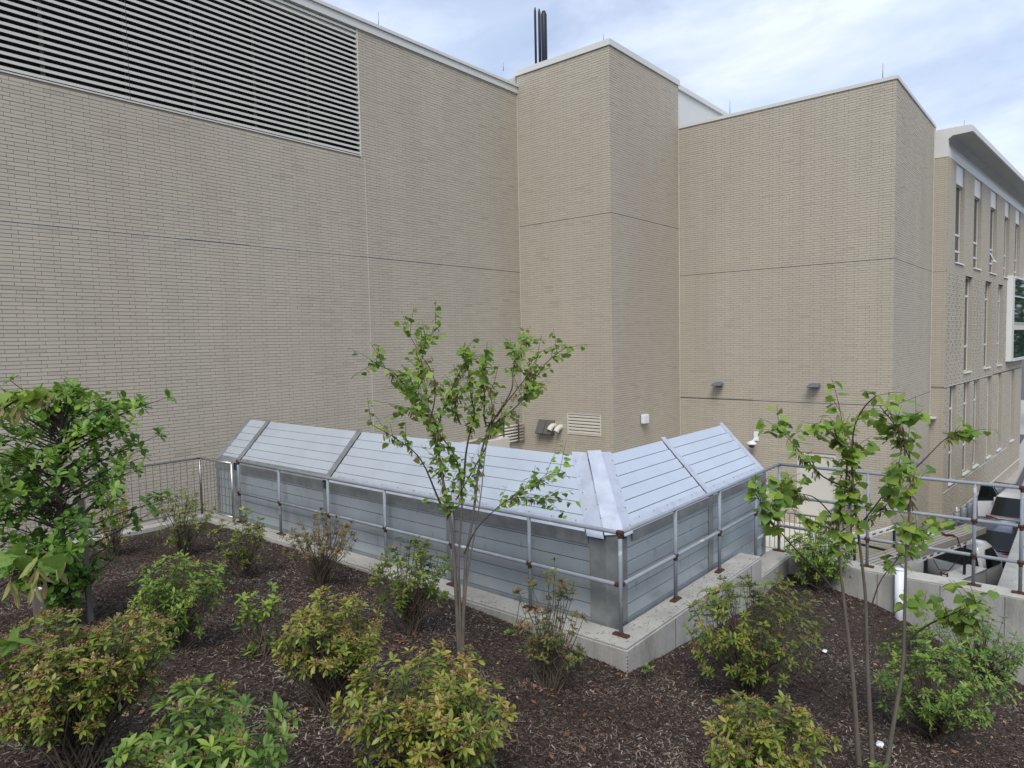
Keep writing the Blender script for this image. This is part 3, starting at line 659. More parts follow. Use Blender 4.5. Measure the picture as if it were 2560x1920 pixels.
# wall planks
for (y0, y1) in ((11.62, 12.16), (8.93, 11.46), (6.27, 8.78), (YE+ch+.21, 6.12)):
    for k in range(8):
        z1 = ZE-.02-k*pw
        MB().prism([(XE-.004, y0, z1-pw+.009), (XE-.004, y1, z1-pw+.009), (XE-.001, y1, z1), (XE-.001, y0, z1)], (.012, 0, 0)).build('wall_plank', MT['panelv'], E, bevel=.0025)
for (x0, x1) in ((XE+ch+.10, 8.37), (8.51, 10.29)):
    for k in range(8):
        z1 = ZE-.02-k*pw
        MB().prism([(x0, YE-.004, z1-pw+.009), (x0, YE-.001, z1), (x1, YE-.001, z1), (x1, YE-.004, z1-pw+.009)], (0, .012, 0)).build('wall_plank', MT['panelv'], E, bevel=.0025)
for y, w_ in ((12.21, .10), (11.54, .16), (8.855, .15), (6.195, .15)): MB().box((XE-.010, y-w_/2, -3.4), (XE-.003, y+w_/2, ZE-.116 if y < 12 else ZE+.03)).build('cover_strip', MT['galv'], E)
for x, w_ in ((8.44, .14), (10.355, .13)): MB().box((x-w_/2, YE-.012, -3.6), (x+w_/2, YE-.005, ZE-.0)).build('cover_strip', MT['galv'], E)
# chamfered corner
MB().prism([(XE-.006, YE+ch, -3.3), (XE-.006, YE+ch+.205, -3.3), (XE-.006, YE+ch+.205, ZE-.05), (XE-.006, YE+ch, ZE-.05)], (-.006, 0, 0)).build('corner_flashing', MT['galv'], E)
MB().prism([(XE-.010, YE+ch, -3.3), (XE+ch, YE-.010, -3.3), (XE+ch, YE-.010, ZE-.0), (XE-.010, YE+ch, ZE-.0)], (.006, .006, 0)).build('corner_flashing', MT['galv'], E)
MB().prism([(XE+ch, YE-.006, -3.3), (XE+ch, YE-.006, ZE-.05), (XE+ch+.095, YE-.006, ZE-.05), (XE+ch+.095, YE-.006, -3.3)], (0, -.006, 0)).build('corner_flashing', MT['galv'], E)
A0, B0 = Vector((XE-.03, YE+ch, ZE-.02)), Vector((XE+ch, YE-.03, ZE-.02)); hv = Vector((RS+.05, RS+.05, RZ+.06))
MB().prism([A0+Vector((-.004, 0, .026)), B0+Vector((0, -.004, .026)), B0+hv+Vector((-.03, 0, .03)), A0+hv+Vector((0, -.03, .03))], (-.003, -.003, .006)).build('hip_cap', MT['galvb'], E)
MB().prism([slopeL(YE+ch+.0-.01, -.06, .020), slopeL(YE+ch+.205, -.06, .020), slopeL(YE+ch+RS+.24, SL+.04, .020), slopeL(YE+ch+RS+.03, SL+.05, .020)], (-.004, 0, .004)).build('hip_flashing', MT['galvb'], E)
MB().prism([slopeR(XE+ch-.01, -.04, .020), slopeR(XE+ch+RS+.03, SL+.05, .020), slopeR(XE+ch+RS+.21, SL+.02, .020), slopeR(XE+ch+.165, -.04, .020)], (0, -.004, .004)).build('hip_flashing', MT['galvb'], E)
mb = MB()
for y in np.arange(4.3, 12, .33): p = slopeL(y, .10, .018); mb.tube([p, p+Vector((-.004, 0, .004))], .005, 6)
for x in np.arange(6.7, 10.3, .33): p = slopeR(x, .10, .018); mb.tube([p, p+Vector((0, -.004, .004))], .005, 6)
for s in np.arange(.05, SL, .2):
    p = slopeR(XE+ch+RS*s/SL+.17, s, .026); mb.tube([p, p+Vector((0, -.004, .004))], .005, 6)
    p = slopeL(YE+ch+RS*s/SL+.18, s, .026); mb.tube([p, p+Vector((-.004, 0, .004))], .005, 6)
mb.build('screws', MT['seam'], E, kind='stuff')

# ------------------------------------------------------------------ painted pipe railing
Rg = thing('pipe_railing', 'grey painted pipe railing with rusty joints standing on the concrete walls', 'railing', (5.955, 3.61, -3.03))
ZT, ZM, ZL = -1.962, -2.505, -2.91
XQ, YQ, XB = 5.957, 3.615, 10.618
def rail(a, b, r=.0225): return MB().tube([a, b], r, 12).build('rail', MT['paint'], Rg)
def joint(p, ax, r=.029, l=.035):
    a = Vector(p)-Vector(ax)*l; b = Vector(p)+Vector(ax)*l
    return MB().tube([a, Vector(p), b], [r*.86, r, r*.86], 10).build('rusty_joint', MT['rust'], Rg)
rail((XQ, YQ, ZT), (XQ, 11.2, ZT)); rail((XQ, YQ+.05, ZM), (XQ, 11.2, ZM))
rail((XQ, YQ, ZT), (XB, YQ, ZT)); rail((XQ+.05, YQ, ZM), (XB, YQ, ZM)); rail((9.68, YQ, ZL), (XB, YQ, ZL))
for z in (ZT, -2.448, ZL): rail((XB, YQ, z), (XB, .615, z))
for z in (ZT, -2.448, ZL): rail((XB, .615, z), (16, .615, z))
def post(x, y, zb, zs, ax):
    p = MB().tube([(x, y, zb), (x, y, ZT)], .0215, 10).build('post', MT['paint'], Rg)
    w_, d_ = (.088, .034) if ax == 'x' else (.034, .088)
    MB().box((x-w_, y-d_, zb), (x+w_, y+d_, zb+.02)).tube([(x, y, zb+.018), (x, y, zb+.035)], .027, 10).tube([(x+w_*.7, y+d_*.7*0, zb+.02), (x+w_*.7, y, zb+.034)], .008, 6).tube([(x-w_*.7, y, zb+.02), (x-w_*.7, y, zb+.034)], .008, 6).build('base_plate', MT['rust'], p, bevel=.003)
    for z in zs:
        joint((x, y, z), (0, 1, 0) if ax == 'y' else (1, 0, 0))
        MB().tube([(x, y, z-.055), (x, y, z-.02)], [.023, .027], 10, cap=False).build('rusty_joint', MT['rust'], Rg)
for y in (4.797, 6.034, 7.309, 8.604, 9.921, 11.19): post(XQ, y, -3.03, (ZM,) if y < 11 else (ZT, ZM), 'y')
for x in (7.17, 8.40, 9.66): post(x, YQ, -3.03 if x < 9.3 else -3.312, (ZM,), 'x')
post(XQ, YQ, -3.03, (ZT,), 'y')
for ax in ((0, 1, 0), (1, 0, 0)): joint(Vector((XQ, YQ, ZM))+Vector(ax)*.045, ax, .028, .018)
post(XB, YQ, -3.312, (ZM+.05,), 'y')
for y in (2.376, 1.11): post(XB, y, -3.312, (-2.448, ZL), 'y')
post(XB, .615, -3.312, (ZT, -2.448, ZL), 'y')

# ------------------------------------------------------------------ far wing with slot windows
al = -math.radians(3.67); FU = Vector((math.cos(al), math.sin(al), 0)); FN = Vector((math.sin(al), -math.cos(al), 0))  # along, outward
C0 = Vector((27.544, 3.81, 0)); Z_ = Vector((0, 0, 1))
Wg = thing('office_wing', 'distant beige brick wing with tall slot windows and a white overhanging roof', 'building', (27.6, 3.8, GZ))
def fp(s, z, o=0.0): return C0+FU*s+Z_*z+FN*o
TOPW = [(1.14, 2.53), (4.22, 5.67), (7.47, 8.97), (10.83, 12.18), (13.76, 15.3)]
MIDW = [(2.93, 4.23), (6.73, 8.07), (9.66, 10.9)]
LOWW = [(.76, 1.86), (3.06, 4.22), (4.89, 6.03), (7.62, 8.68), (10.15, 11.16), (13.62, 14.69)]
hol = [(a, b, 2.46, 5.88) for a, b in TOPW]+[(a, b, -1.50, 2.07) for a, b in MIDW]+[(a, b, -5.38, -1.87) for a, b in LOWW]
SE = 16.8
m_ = MB(); backing(m_, (C0.x, C0.y), (FU.x, FU.y), (-FN.x, -FN.y), .02, SE, 2.07, 5.88, hol, depth_=.33)
backing(m_, (C0.x, C0.y), (FU.x, FU.y), (-FN.x, -FN.y), .06, SE, GZ, 2.069, hol, depth_=.27, inset=.068)
wf = m_.build('wall', MT['mortar'], Wg)
def gapf(k, i, off):
    z = 2.07+k*BH
    if z > 1.95 or z < -6.6 or k % 2: return None
    j = k//2
    if j % 3 == 2 and i % 2: return (off+i*BL+.08, off+i*BL+.22)
    if j % 3 == 0 and i % 2 == 0: return (off+i*BL+.14, off+i*BL+.28)
    if j % 3 == 1 and i % 2 == 1: return (off+i*BL+.03, off+i*BL+.16)
    return None
wall_brick(wf, 'wall', (C0.x, C0.y), (FU.x, FU.y), (-FN.x, -FN.y), brick_rects(.0, SE, 2.075, 5.88, 2.07, hol), tonebias=-.02)
wall_brick(wf, 'wall', (C0.x, C0.y), (FU.x, FU.y), (-FN.x, -FN.y), brick_rects(.012, SE, GZ, 2.065, 2.07, hol, gap=gapf), breaks=(-1.87,), tonebias=-.02, bd=.068)
m_ = MB(); backing(m_, (C0.x, C0.y), (0, 1), (1, 0), .34, .434, GZ, 5.88)
ws = MB().box((C0.x+.008, C0.y+.012, GZ), (C0.x+.25, Y4+.4, 5.88)).build('wall', MT['mortar'], Wg)
wall_brick(ws, 'wall', (C0.x, C0.y), (0, 1), (1, 0), brick_rects(.012, .47, GZ, 5.88, 2.07), breaks=(2.07, -1.87), tonebias=.10)
m_ = MB()
for (a, b, c_, d_) in [h for h in hol]:
    pass
# brick reveals of the openings, the side that faces the camera
for grp in (TOPW, MIDW, LOWW):
    z0, z1 = ((2.46, 5.88), (-1.5, 2.07), (-5.38, -1.87))[(TOPW, MIDW, LOWW).index(grp)]
    for a, b in grp:
        o_ = fp(b, 0, -.002)
        rr = brick_rects(.0, .13, z0, z1, 2.07)
        nn = (FU.x, FU.y); uu = (-FN.x, -FN.y)
        wall_brick(wf, 'reveal', (o_.x-FU.x*.0105, o_.y-FU.y*.0105), uu, nn, rr, tonebias=.12)
def slot_window(a, b, zs, top_panel=None, sill=None, openp=None):
    f = MB()
    for z in zs: f.prism([fp(a, z-.035, -.13), fp(b, z-.035, -.13), fp(b, z+.035, -.13), fp(a, z+.035, -.13)], -FN*.06)
    for s0, s1 in ((a, a+.04), (a+(b-a)*.26, a+(b-a)*.42), (b-.06, b)): f.prism([fp(s0, zs[0]+.036, -.135), fp(s1, zs[0]+.036, -.135), fp(s1, zs[-1]-.036, -.135), fp(s0, zs[-1]-.036, -.135)], -FN*.05)
    wn = f.build('window', MT['frame'], Wg)
    for z0, z1 in zip(zs, zs[1:]):
        MB().prism([fp(a+.03, z0+.03, -.155), fp(b-.05, z0+.03, -.155), fp(b-.05, z1-.03, -.155), fp(a+.03, z1-.03, -.155)], -FN*.02).build('pane', MT['glass'], wn)
    if top_panel: MB().prism([fp(a, top_panel[0], -.06), fp(b, top_panel[0], -.06), fp(b, top_panel[1], -.06), fp(a, top_panel[1], -.06)], -FN*.2).build('spandrel', MT['whitemetal'], wn)
    if sill: MB().prism([fp(a+.01, sill-.05, .05), fp(b-.012, sill-.05, .05), fp(b-.012, sill-.002, .04), fp(a+.01, sill-.002, .04)], -FN*.17).build('sill', MT['whitemetal'], wn)
    return wn
for i, (a, b) in enumerate(TOPW):
    wn = slot_window(a, b, [2.47, 2.90, 3.48, 5.22], (5.22, 5.878), 2.46)
    if i == 2:
        MB().prism([fp(a+.05, 3.42, -.12), fp(a+.55, 3.42, -.12), fp(a+.55, 2.93, .10), fp(a+.05, 2.93, .10)], FN*.03).build('open_sash', MT['glass'], wn)
        MB().prism([fp(a+.03, 2.96, .10), fp(a+.58, 2.96, .10), fp(a+.58, 2.89, .12), fp(a+.03, 2.89, .12)], FN*.04).build('sash_rail', MT['frame'], wn)
for a, b in MIDW: slot_window(a, b, [-1.5, -.55, 1.35, 2.06], None, -1.5)
for a, b in LOWW: slot_window(a, b, [-5.38, -4.35, -2.75, -1.88], None, -5.38)
for z, mt_ in ((5.86, 'dark'),): pass
MB().prism([fp(-.02, -5.58, .012), fp(SE-4, -5.58, .012), fp(SE-4, -5.545, .012), fp(-.02, -5.545, .012)], -FN*.015).build('string_course', MT['whitemetal'], Wg)
MB().prism([fp(-.02, -1.885, .010), fp(8.7, -1.885, .010), fp(8.7, -1.862, .010), fp(-.02, -1.862, .010)], -FN*.015).build('string_course', MT['whitemetal'], Wg)
MB().prism([fp(0, -6.68, .02), fp(SE, -6.68, .02), fp(SE, -6.62, .02), fp(0, -6.62, .02)], -FN*.03).build('string_course', MT['whitemetal'], Wg)
# interior block and cornice
MB().prism([fp(.3, GZ, -.34), fp(SE, GZ, -.34), fp(SE, GZ, -9), fp(.3, GZ, -9)], (0, 0, 13.15)).build('interior', MT['dark'], Wg)
prof = [(.0, 5.882), (.0, 6.15), (-.10, 6.41), (.10, 6.56), (.67, 6.575), (.67, 6.755), (.60, 6.80), (-8, 7.0), (-8, 5.882)]
MB().prism([C0+Vector((0.0, 0, 0))+FN*o_+Z_*z for o_, z in prof], FU*22).build('cornice', MT['whitemetal'], Wg)
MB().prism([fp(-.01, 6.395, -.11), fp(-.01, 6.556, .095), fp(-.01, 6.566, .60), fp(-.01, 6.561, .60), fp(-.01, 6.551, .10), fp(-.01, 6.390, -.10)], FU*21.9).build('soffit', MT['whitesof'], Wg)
MB().box((C0.x-.004, C0.y+.02, 5.885), (C0.x+.2, Y4+.5, 6.80)).build('end_panel', MT['whitemetal'], Wg)
# glazed bay
bz0, bz1 = -1.42, 2.55
MB().prism([fp(11.85, bz0, .0), fp(12.0, bz0, .20), fp(12.6, bz0, .20), fp(12.6, bz0, 0)], (0, 0, bz1-bz0)).build('bay_frame', MT['whitemetal'], Wg, bevel=.01)
MB().prism([fp(12.6, bz0, .0), fp(12.6, bz0, .26), fp(22, bz0, .26), fp(22, bz0, .0)], (0, 0, .12)).prism([fp(12.6, bz1-.1, .0), fp(12.6, bz1-.1, .26), fp(22, bz1-.1, .26), fp(22, bz1-.1, .0)], (0, 0, .1)).build('bay_frame', MT['whitemetal'], Wg)
bg = MB().prism([fp(12.6, bz0+.12, .05), fp(12.6, bz0+.12, .19), fp(22, bz0+.12, .19), fp(22, bz0+.12, .05)], (0, 0, bz1-bz0-.22)).build('bay_glass', MT['glassg'], Wg)
for z in (.35, 1.6): MB().prism([fp(12.6, z, .18), fp(12.6, z, .23), fp(22, z, .23), fp(22, z, .18)], (0, 0, .05)).build('transom', MT['frame'], bg)
MB().prism([fp(12.6, .05, .192), fp(12.6, .05, .197), fp(22, .05, .197), fp(22, .05, .192)], (0, 0, .28)).build('blind', MT['cream'], bg)
rod((29.2, 3.6, 6.95), .45, 'lightning rod above the white overhanging roof of the far wing')

# bike rail beyond the parked cars
t = thing('street_rail', 'low grey metal rail on the pavement beyond the white suv', 'railing', (34.6, 2.5, GZ))
MB().tube([(34.65, 2.95, -6.27), (34.52, 2.14, -6.27)], .022, 8).build('top_rail', MT['hood'], t)
for k in range(6): MB().tube([(34.65-.026*k, 2.95-.162*k, GZ), (34.65-.026*k, 2.95-.162*k, -6.28)], .012, 6).build('baluster', MT['hood'], t)
# bollards
BP = [(24.6, 3.79), (27.1, 3.76), (27.9, 3.64), (28.8, 3.55), (29.75, 3.46), (30.7, 3.37), (31.65, 3.26), (32.6, 3.21), (33.6, 3.14), (34.05, 3.02), (34.3, 2.89), (34.5, 2.76), (34.7, 2.63)]
for i in range(13):
    p = Vector((*BP[i], GZ))
    top = GZ+.86
    t = thing('bollard', ('nearest', 'second', 'third', 'fourth', 'fifth', 'sixth', 'seventh', 'eighth', 'ninth', 'tenth', 'eleventh', 'twelfth', 'last and farthest')[i]+' grey steel bollard, counted from the near end of the row'+(', knob on top' if i == 3 else ''), 'bollard', p, group='row of grey bollards')
    MB().tube([(p.x, p.y, GZ+.1), (p.x, p.y, top-.02), (p.x, p.y, top)], [.105, .105, .09], 14).build('post', MT['bollard'], t)
    if i == 3: MB().tube([(p.x, p.y, top), (p.x, p.y, top+.10), (p.x, p.y, top+.2)], [.05, .03, .02], 8).build('finial', MT['whiteplastic'], t)

# ------------------------------------------------------------------ vehicles
def loft(mb, secs, smooth=True):
    """secs: list of rings (same number of points), closed rings"""
    n = len(secs[0]); k0 = len(mb.v); vs = [p for r in secs for p in r]
    fs = [(i*n+k, i*n+(k+1) % n, (i+1)*n+(k+1) % n, (i+1)*n+k) for i in range(len(secs)-1) for k in range(n)]
    fs += [tuple(range(n))[::-1], tuple((len(secs)-1)*n+k for k in range(n))]
    mb.add(vs, fs, smooth); return mb
def ring(x, w, z0, z1, r=.12, taper=0.0):
    w1 = w-taper
    return [(x, -w+r*.6, z0), (x, w-r*.6, z0), (x, w, z0+r), (x, w, (z0+z1)/2), (x, w1, z1-r*.6), (x, w1-r, z1), (x, -w1+r, z1), (x, -w1, z1-r*.6), (x, -w, (z0+z1)/2), (x, -w, z0+r)]
def wheel(t, x, y, r=.34):
    s = 1 if y > 0 else -1
    w_ = MB().tube([(x, y-s*.20, r), (x, y-s*.18, r), (x, y, r), (x, y+s*.01, r)], [r*.9, r, r, r*.92], 20).build('wheel', MT['tyre'], t, local=True)
    MB().tube([(x, y+s*.011, r), (x, y+s*.02, r)], [r*.62, r*.55], 14).build('rim', MT['hood'], w_, local=True)
def car(name, label, loc, rz, m, Lc, Wc, Hc, belt, hatch_lean, door=False, dark_rear=True):
    t = thing(name, label, 'car', loc, rz); h = Wc/2
    b = MB(); loft(b, [ring(.0, h-.12, .38, belt-.22, .1), ring(.10, h-.03, .26, belt-.06, .1), ring(.7, h, .22, belt, .1), ring(Lc*.55, h, .22, belt, .1), ring(Lc*.78, h-.02, .22, belt-.08, .12), ring(Lc*.95, h-.08, .26, belt-.22, .12), ring(Lc, h-.22, .38, belt-.38, .1)])
    body = b.build('body', m, t, local=True)
    cb = MB(); x0 = .16
    loft(cb, [ring(x0, h-.10, belt-.05, belt+.02, .03), ring(x0+hatch_lean, h-.20, belt-.05, Hc-.07, .08, .02), ring(x0+hatch_lean+.5, h-.16, belt-.05, Hc, .1, .10), ring(Lc*.48, h-.16, belt-.05, Hc-.01, .1, .10), ring(Lc*.56, h-.2, belt-.05, Hc-.10, .08, .1), ring(Lc*.72, h-.16, belt-.08, belt+.0, .03)])
    cb.build('cabin', m, t, local=True)
    # rear glass follows the hatch slope
    hz = Hc-belt-.12
    def rp(y, f, o=.012): return (x0+hatch_lean*f-o-.02*0, y, belt+.02+(Hc-.09-belt)*f)
    MB().add([rp(-h+.13, .02, .03), rp(h-.13, .02, .03), rp(h-.24, .94, .03), rp(-h+.24, .94, .03)], [(0, 1, 2, 3)]).build('rear_window', MT['glass'], t, local=True)
    for s in (-1, 1):
        yb, yt = s*(h-.128), s*(h-.205)
        xs_ = [x0+hatch_lean+.15, Lc*.33, Lc*.345, Lc*.50, Lc*.515, Lc*.62]
        for a, c_ in ((xs_[0], xs_[1]), (xs_[2], xs_[3])):
            MB().add([(a, yb+s*.008, belt+.03), (c_, yb+s*.008, belt+.03), (c_, yt+s*.008, Hc-.12), (a+.08, yt+s*.008, Hc-.12)], [(0, 1, 2, 3), (3, 2, 1, 0)][:1 if s < 0 else 2][-1:]).build('side_window', MT['glass'], t, local=True)
        MB().prism([(.08, s*(h-.0), belt-.20), (.03, s*(h-.40), belt-.18), (.03, s*(h-.40), belt-.05), (.08, s*(h-.02), belt+.02)], (-.035, 0, 0)).build('tail_light', MT['red'], t, local=True, bevel=.005)
        MB().prism([(Lc*.52, s*(h+.02), belt+.02), (Lc*.52, s*(h+.20), belt+.02), (Lc*.52, s*(h+.20), belt+.16), (Lc*.52, s*(h+.02), belt+.14)], (.09, 0, 0)).build('mirror', m, t, local=True, bevel=.02)
        wheel(t, .85, s*h); wheel(t, Lc-.85, s*h)
        MB().tube([(x0+hatch_lean+.35, s*(h-.27), Hc+.025), (Lc*.47, s*(h-.27), Hc+.02)], .015, 6).build('roof_rail', MT['hood'], t, local=True)
    MB().box((-.05, -h+.08, .30), (.12, h-.08, .50)).build('bumper', MT['black'] if dark_rear else m, t, local=True, bevel=.03)
    MB().box((-.035, -.26, belt-.42), (-.015, .26, belt-.29)).build('number_plate', MT['whiteplastic'], t, local=True)
    MB().box((-.02, -.42, belt-.46), (.02, .42, belt-.24)).build('plate_recess', MT['black'], t, local=True)
    if door:
        yb = h; a = math.radians(48); x1 = Lc*.60
        ca, sa = math.cos(a), math.sin(a)
        def dp(u, z): return (x1-u*ca, yb+u*sa, z)
        d = MB().prism([dp(0, .32), dp(.85, .32), dp(.88, belt-.02), dp(0, belt-.02)], (.05, .03, 0)).build('door', m, t, local=True, bevel=.01)
        MB().prism([dp(.08, belt), dp(.85, belt), dp(.74, Hc-.14), dp(.40, Hc-.12)], (.02, .01, 0)).build('door_window', MT['glass'], d, local=True)
        MB().tube([dp(.87, belt), dp(.76, Hc-.12), dp(.38, Hc-.08), dp(.03, belt+.02)], .018, 6).build('window_frame', MT['black'], d, local=True)
    return t
RZc = math.radians(-5)
car('white_suv', 'white suv with a dark rear window and its driver door open, beyond the railing', (27.9, 1.68, GZ), RZc, MT['carwhite'], 4.8, 1.92, 1.78, 1.06, .34, door=True)
car('parked_hatchback', 'blue-grey hatchback with a black rear bumper behind the white truck', (23.9, 2.32, GZ), RZc, MT['carblue'], 4.3, 1.78, 1.48, .98, .62)
# service truck: x forward, origin under the rear end
T = thing('service_truck', 'white utility pickup with side tool boxes and a ladder rack', 'truck', (18.66, 3.74, GZ), math.radians(-17))
tw = .98
cb = MB(); loft(cb, [ring(3.02, tw-.06, .45, 1.10, .08), ring(3.03, tw-.10, .45, 1.66, .10, .10), ring(3.25, tw-.08, .45, 1.74, .12, .12), ring(3.65, tw-.08, .45, 1.72, .12, .12), ring(4.3, tw-.06, .45, 1.12, .1, .02), ring(5.0, tw-.05, .45, 1.06, .12), ring(5.4, tw-.10, .5, .94, .12)])
cb.build('cab', MT['carwhite'], T, local=True)
MB().quad((3.005, -tw+.18, 1.12), (3.005, tw-.18, 1.12), (3.014, tw-.28, 1.58), (3.014, -tw+.28, 1.58)).build('rear_window', MT['glass'], T, local=True)
for s in (-1, 1):
    MB().quad((3.15, s*(tw-.065), 1.12), (3.98, s*(tw-.065), 1.12), (3.65, s*(tw-.15), 1.60), (3.22, s*(tw-.15), 1.60)).build('side_window', MT['glass'], T, local=True)
    MB().box((3.76, s*(tw+.02), 1.02), (3.86, s*(tw+.25), 1.32)).build('mirror', MT['carwhite'], T, local=True, bevel=.03)
    MB().box((3.745, s*(tw+.05), 1.05), (3.758, s*(tw+.22), 1.29)).build('mirror_glass', MT['black'], T, local=True)
    bx = MB().box((.05, s*(tw-.42), .55), (2.95, s*tw, 1.16)).build('tool_box', MT['carwhite'], T, local=True, bevel=.015)
    for a in (.07, 1.54): MB().box((a, s*(tw-.43), 1.165), (a+1.40, s*(tw+.02), 1.20)).build('lid', MT['carwhite'], bx, local=True, bevel=.008)
    for k in range(3): MB().box((.35+.85*k, s*(tw+.0), .85), (.5+.85*k, s*(tw+.02), .92)).build('latch', MT['hood'], bx, local=True)
    wheel(T, 1.3, s*tw, .38); wheel(T, 4.6, s*tw, .38)
    for x in (.1, 2.0): MB().beam((x, s*(tw-.10), 1.2), (x, s*(tw-.10), 1.98), .05, .05).build('rack_post', MT['black'], T, local=True)
    pass
    rk = MB().beam((-.3, s*(tw-.10), 2.02), (2.3, s*(tw-.10), 2.02), .04, .13).build('rack_rail', MT['carwhite'], T, local=True)
    for k in range(7): MB().box((-.1+.33*k, s*(tw-.125), 2.0), (.06+.33*k, s*(tw-.075), 2.04)).build('slot', MT['hood'], rk, local=True)
MB().box((.05, -tw+.42, .55), (2.95, tw-.42, .62)).build('bed_floor', MT['pavement'], T, local=True)
MB().box((-.02, -tw+.05, .55), (.04, tw-.05, 1.10)).build('tailgate', MT['carwhite'], T, local=True, bevel=.01)
for x in (-.1, 2.0): MB().beam((x, -tw+.1, 2.0), (x, tw-.1, 2.0), .05, .05).build('cross_bar', MT['black'], T, local=True)
MB().box((1.1, -tw+.06, 1.20), (1.4, -tw+.34, 1.23)).box((1.15, -tw+.10, 1.23), (1.18, -tw+.13, 1.40)).box((1.15, -tw+.24, 1.23), (1.18, -tw+.27, 1.40)).box((1.15, -tw+.10, 1.34), (1.18, -tw+.27, 1.37)).build('rusty_bracket', MT['rust'], T, local=True)
MB().tube([(.4, -tw+.08, 1.9), (.6, -tw+.05, 1.62), (1.1, -tw+.05, 1.5), (1.7, -tw+.08, 1.7), (2.0, -tw+.1, 1.95)], .010, 6).build('cable', MT['black'], T, local=True)
for k, (yy, lb) in enumerate(((-.68, 'long grey aluminium plank strapped along the truck rack'),)):
    p = thing('aluminium_plank', lb, 'plank', (18.66, 3.74, GZ), math.radians(-17))
    MB().box((-2.2, yy-.22, 2.20), (3.05, yy+.22, 2.23)).box((-2.2, yy-.24, 2.09), (3.05, yy-.22, 2.24)).box((-2.2, yy+.22, 2.09), (3.05, yy+.24, 2.24)).build('deck', MT['alu'], p, local=True)
    for j in range(4): MB().box((-2.2, yy-.17+j*.11, 2.23), (3.05, yy-.155+j*.11, 2.238)).build('rib', MT['hood'], p, local=True)
s_ = MB().tube([Vector((1.5, -.93, 2.22)), Vector((1.55, -.8, 2.27)), Vector((1.45, -.68, 2.26)), Vector((1.55, -.55, 2.27)), Vector((1.5, -.44, 2.22))], .028, 7).tube([(1.5, -.93, 2.22), (1.7, -.95, 1.9), (1.72, -.93, 1.6)], .012, 6).build('strap', MT['strap'], None, local=True)
s_.location = (18.66, 3.74, GZ); s_.rotation_euler = (0, 0, math.radians(-17)); tag(s_, 'maroon strap tied over the aluminium planks', 'strap')
# ------------------------------------------------------------------ items on and by the right wall
t = thing('pvc_pipe', 'white upright pvc pipe against the concrete retaining wall', 'pipe', (10.37, 1.92, -3.95))
MB().tube([(10.375, 1.92, -4.2), (10.375, 1.92, -3.20)], .056, 16).build('pipe', MT['pvc'], t)
MB().tube([(10.375, 1.92, -3.20), (10.375, 1.92, -3.185)], [.060, .052], 16).build('cap', MT['pvc'], t)
t = thing('rope_coil', 'coil of cream rope lying on the wall top beside the yellow cloth', 'rope', (10.62, .42, -3.3))
for k in range(4):
    a_ = np.linspace(0, 2*math.pi, 19)
    MB().tube([(10.64+(.12-.012*k)*math.cos(q_), .44+(.10-.01*k)*math.sin(q_), -3.30+.012*k+.006*math.sin(3*q_+k)) for q_ in a_], .008, 5, cap=False).build('strand', MT['rope'], t)
gx, gy = np.meshgrid(np.linspace(0, 1, 9), np.linspace(0, 1, 9), indexing='ij')
cv = np.c_[10.50+.30*gx.ravel(), .02+.26*gy.ravel(), -3.305+.06*rng.random(81)*np.sin(gx.ravel()*3.1)*np.sin(gy.ravel()*3.1)*1.6]
ii = np.arange(81).reshape(9, 9); cf = np.stack([ii[:-1, :-1], ii[1:, :-1], ii[1:, 1:], ii[:-1, 1:]], -1).reshape(-1, 4)
link(tag(bpy.data.objects.new('yellow_cloth', raw_mesh('yellow_cloth', cv, cf, MT['yellow'], smooth=True)), 'crumpled yellow cloth on the wall top at the right edge', 'cloth'))
hw = hit(1524, 1655)
o_ = MB().beam(hw+Vector((-.07, .045, .025)), hw+Vector((.07, -.045, .03)), .022, .012).build('wood_piece', MT['stakepale']); tag(o_, 'short pale wood splinter on the mulch left of the kerb corner', 'wood')
# wooden stakes
for (p, hgt, wd, top, lb) in ((hit(124, 1790), .78, .024, True, 'short square wooden stake with a pale sawn top, left of the bushy tree'), (hit(228, 1559), 1.15, .022, False, 'taller wooden stake standing among the low branches of the bushy tree')):
    t = thing('wooden_stake', lb, 'stake', p)
    x, y, z = p
    MB().prism([(x-wd, y-wd, z-.2), (x+wd, y-wd, z-.2), (x+wd, y+wd, z-.2), (x-wd, y+wd, z-.2)], (-.02, .01, hgt+.2)).build('post', MT['stake'], t)
    if top: MB().prism([(x-wd-.02, y-wd+.01, z+hgt), (x+wd-.02, y-wd+.01, z+hgt), (x+wd-.02, y+wd+.01, z+hgt), (x-wd-.02, y+wd+.01, z+hgt)], (0, 0, .004)).build('sawn_top', MT['stakepale'], t)

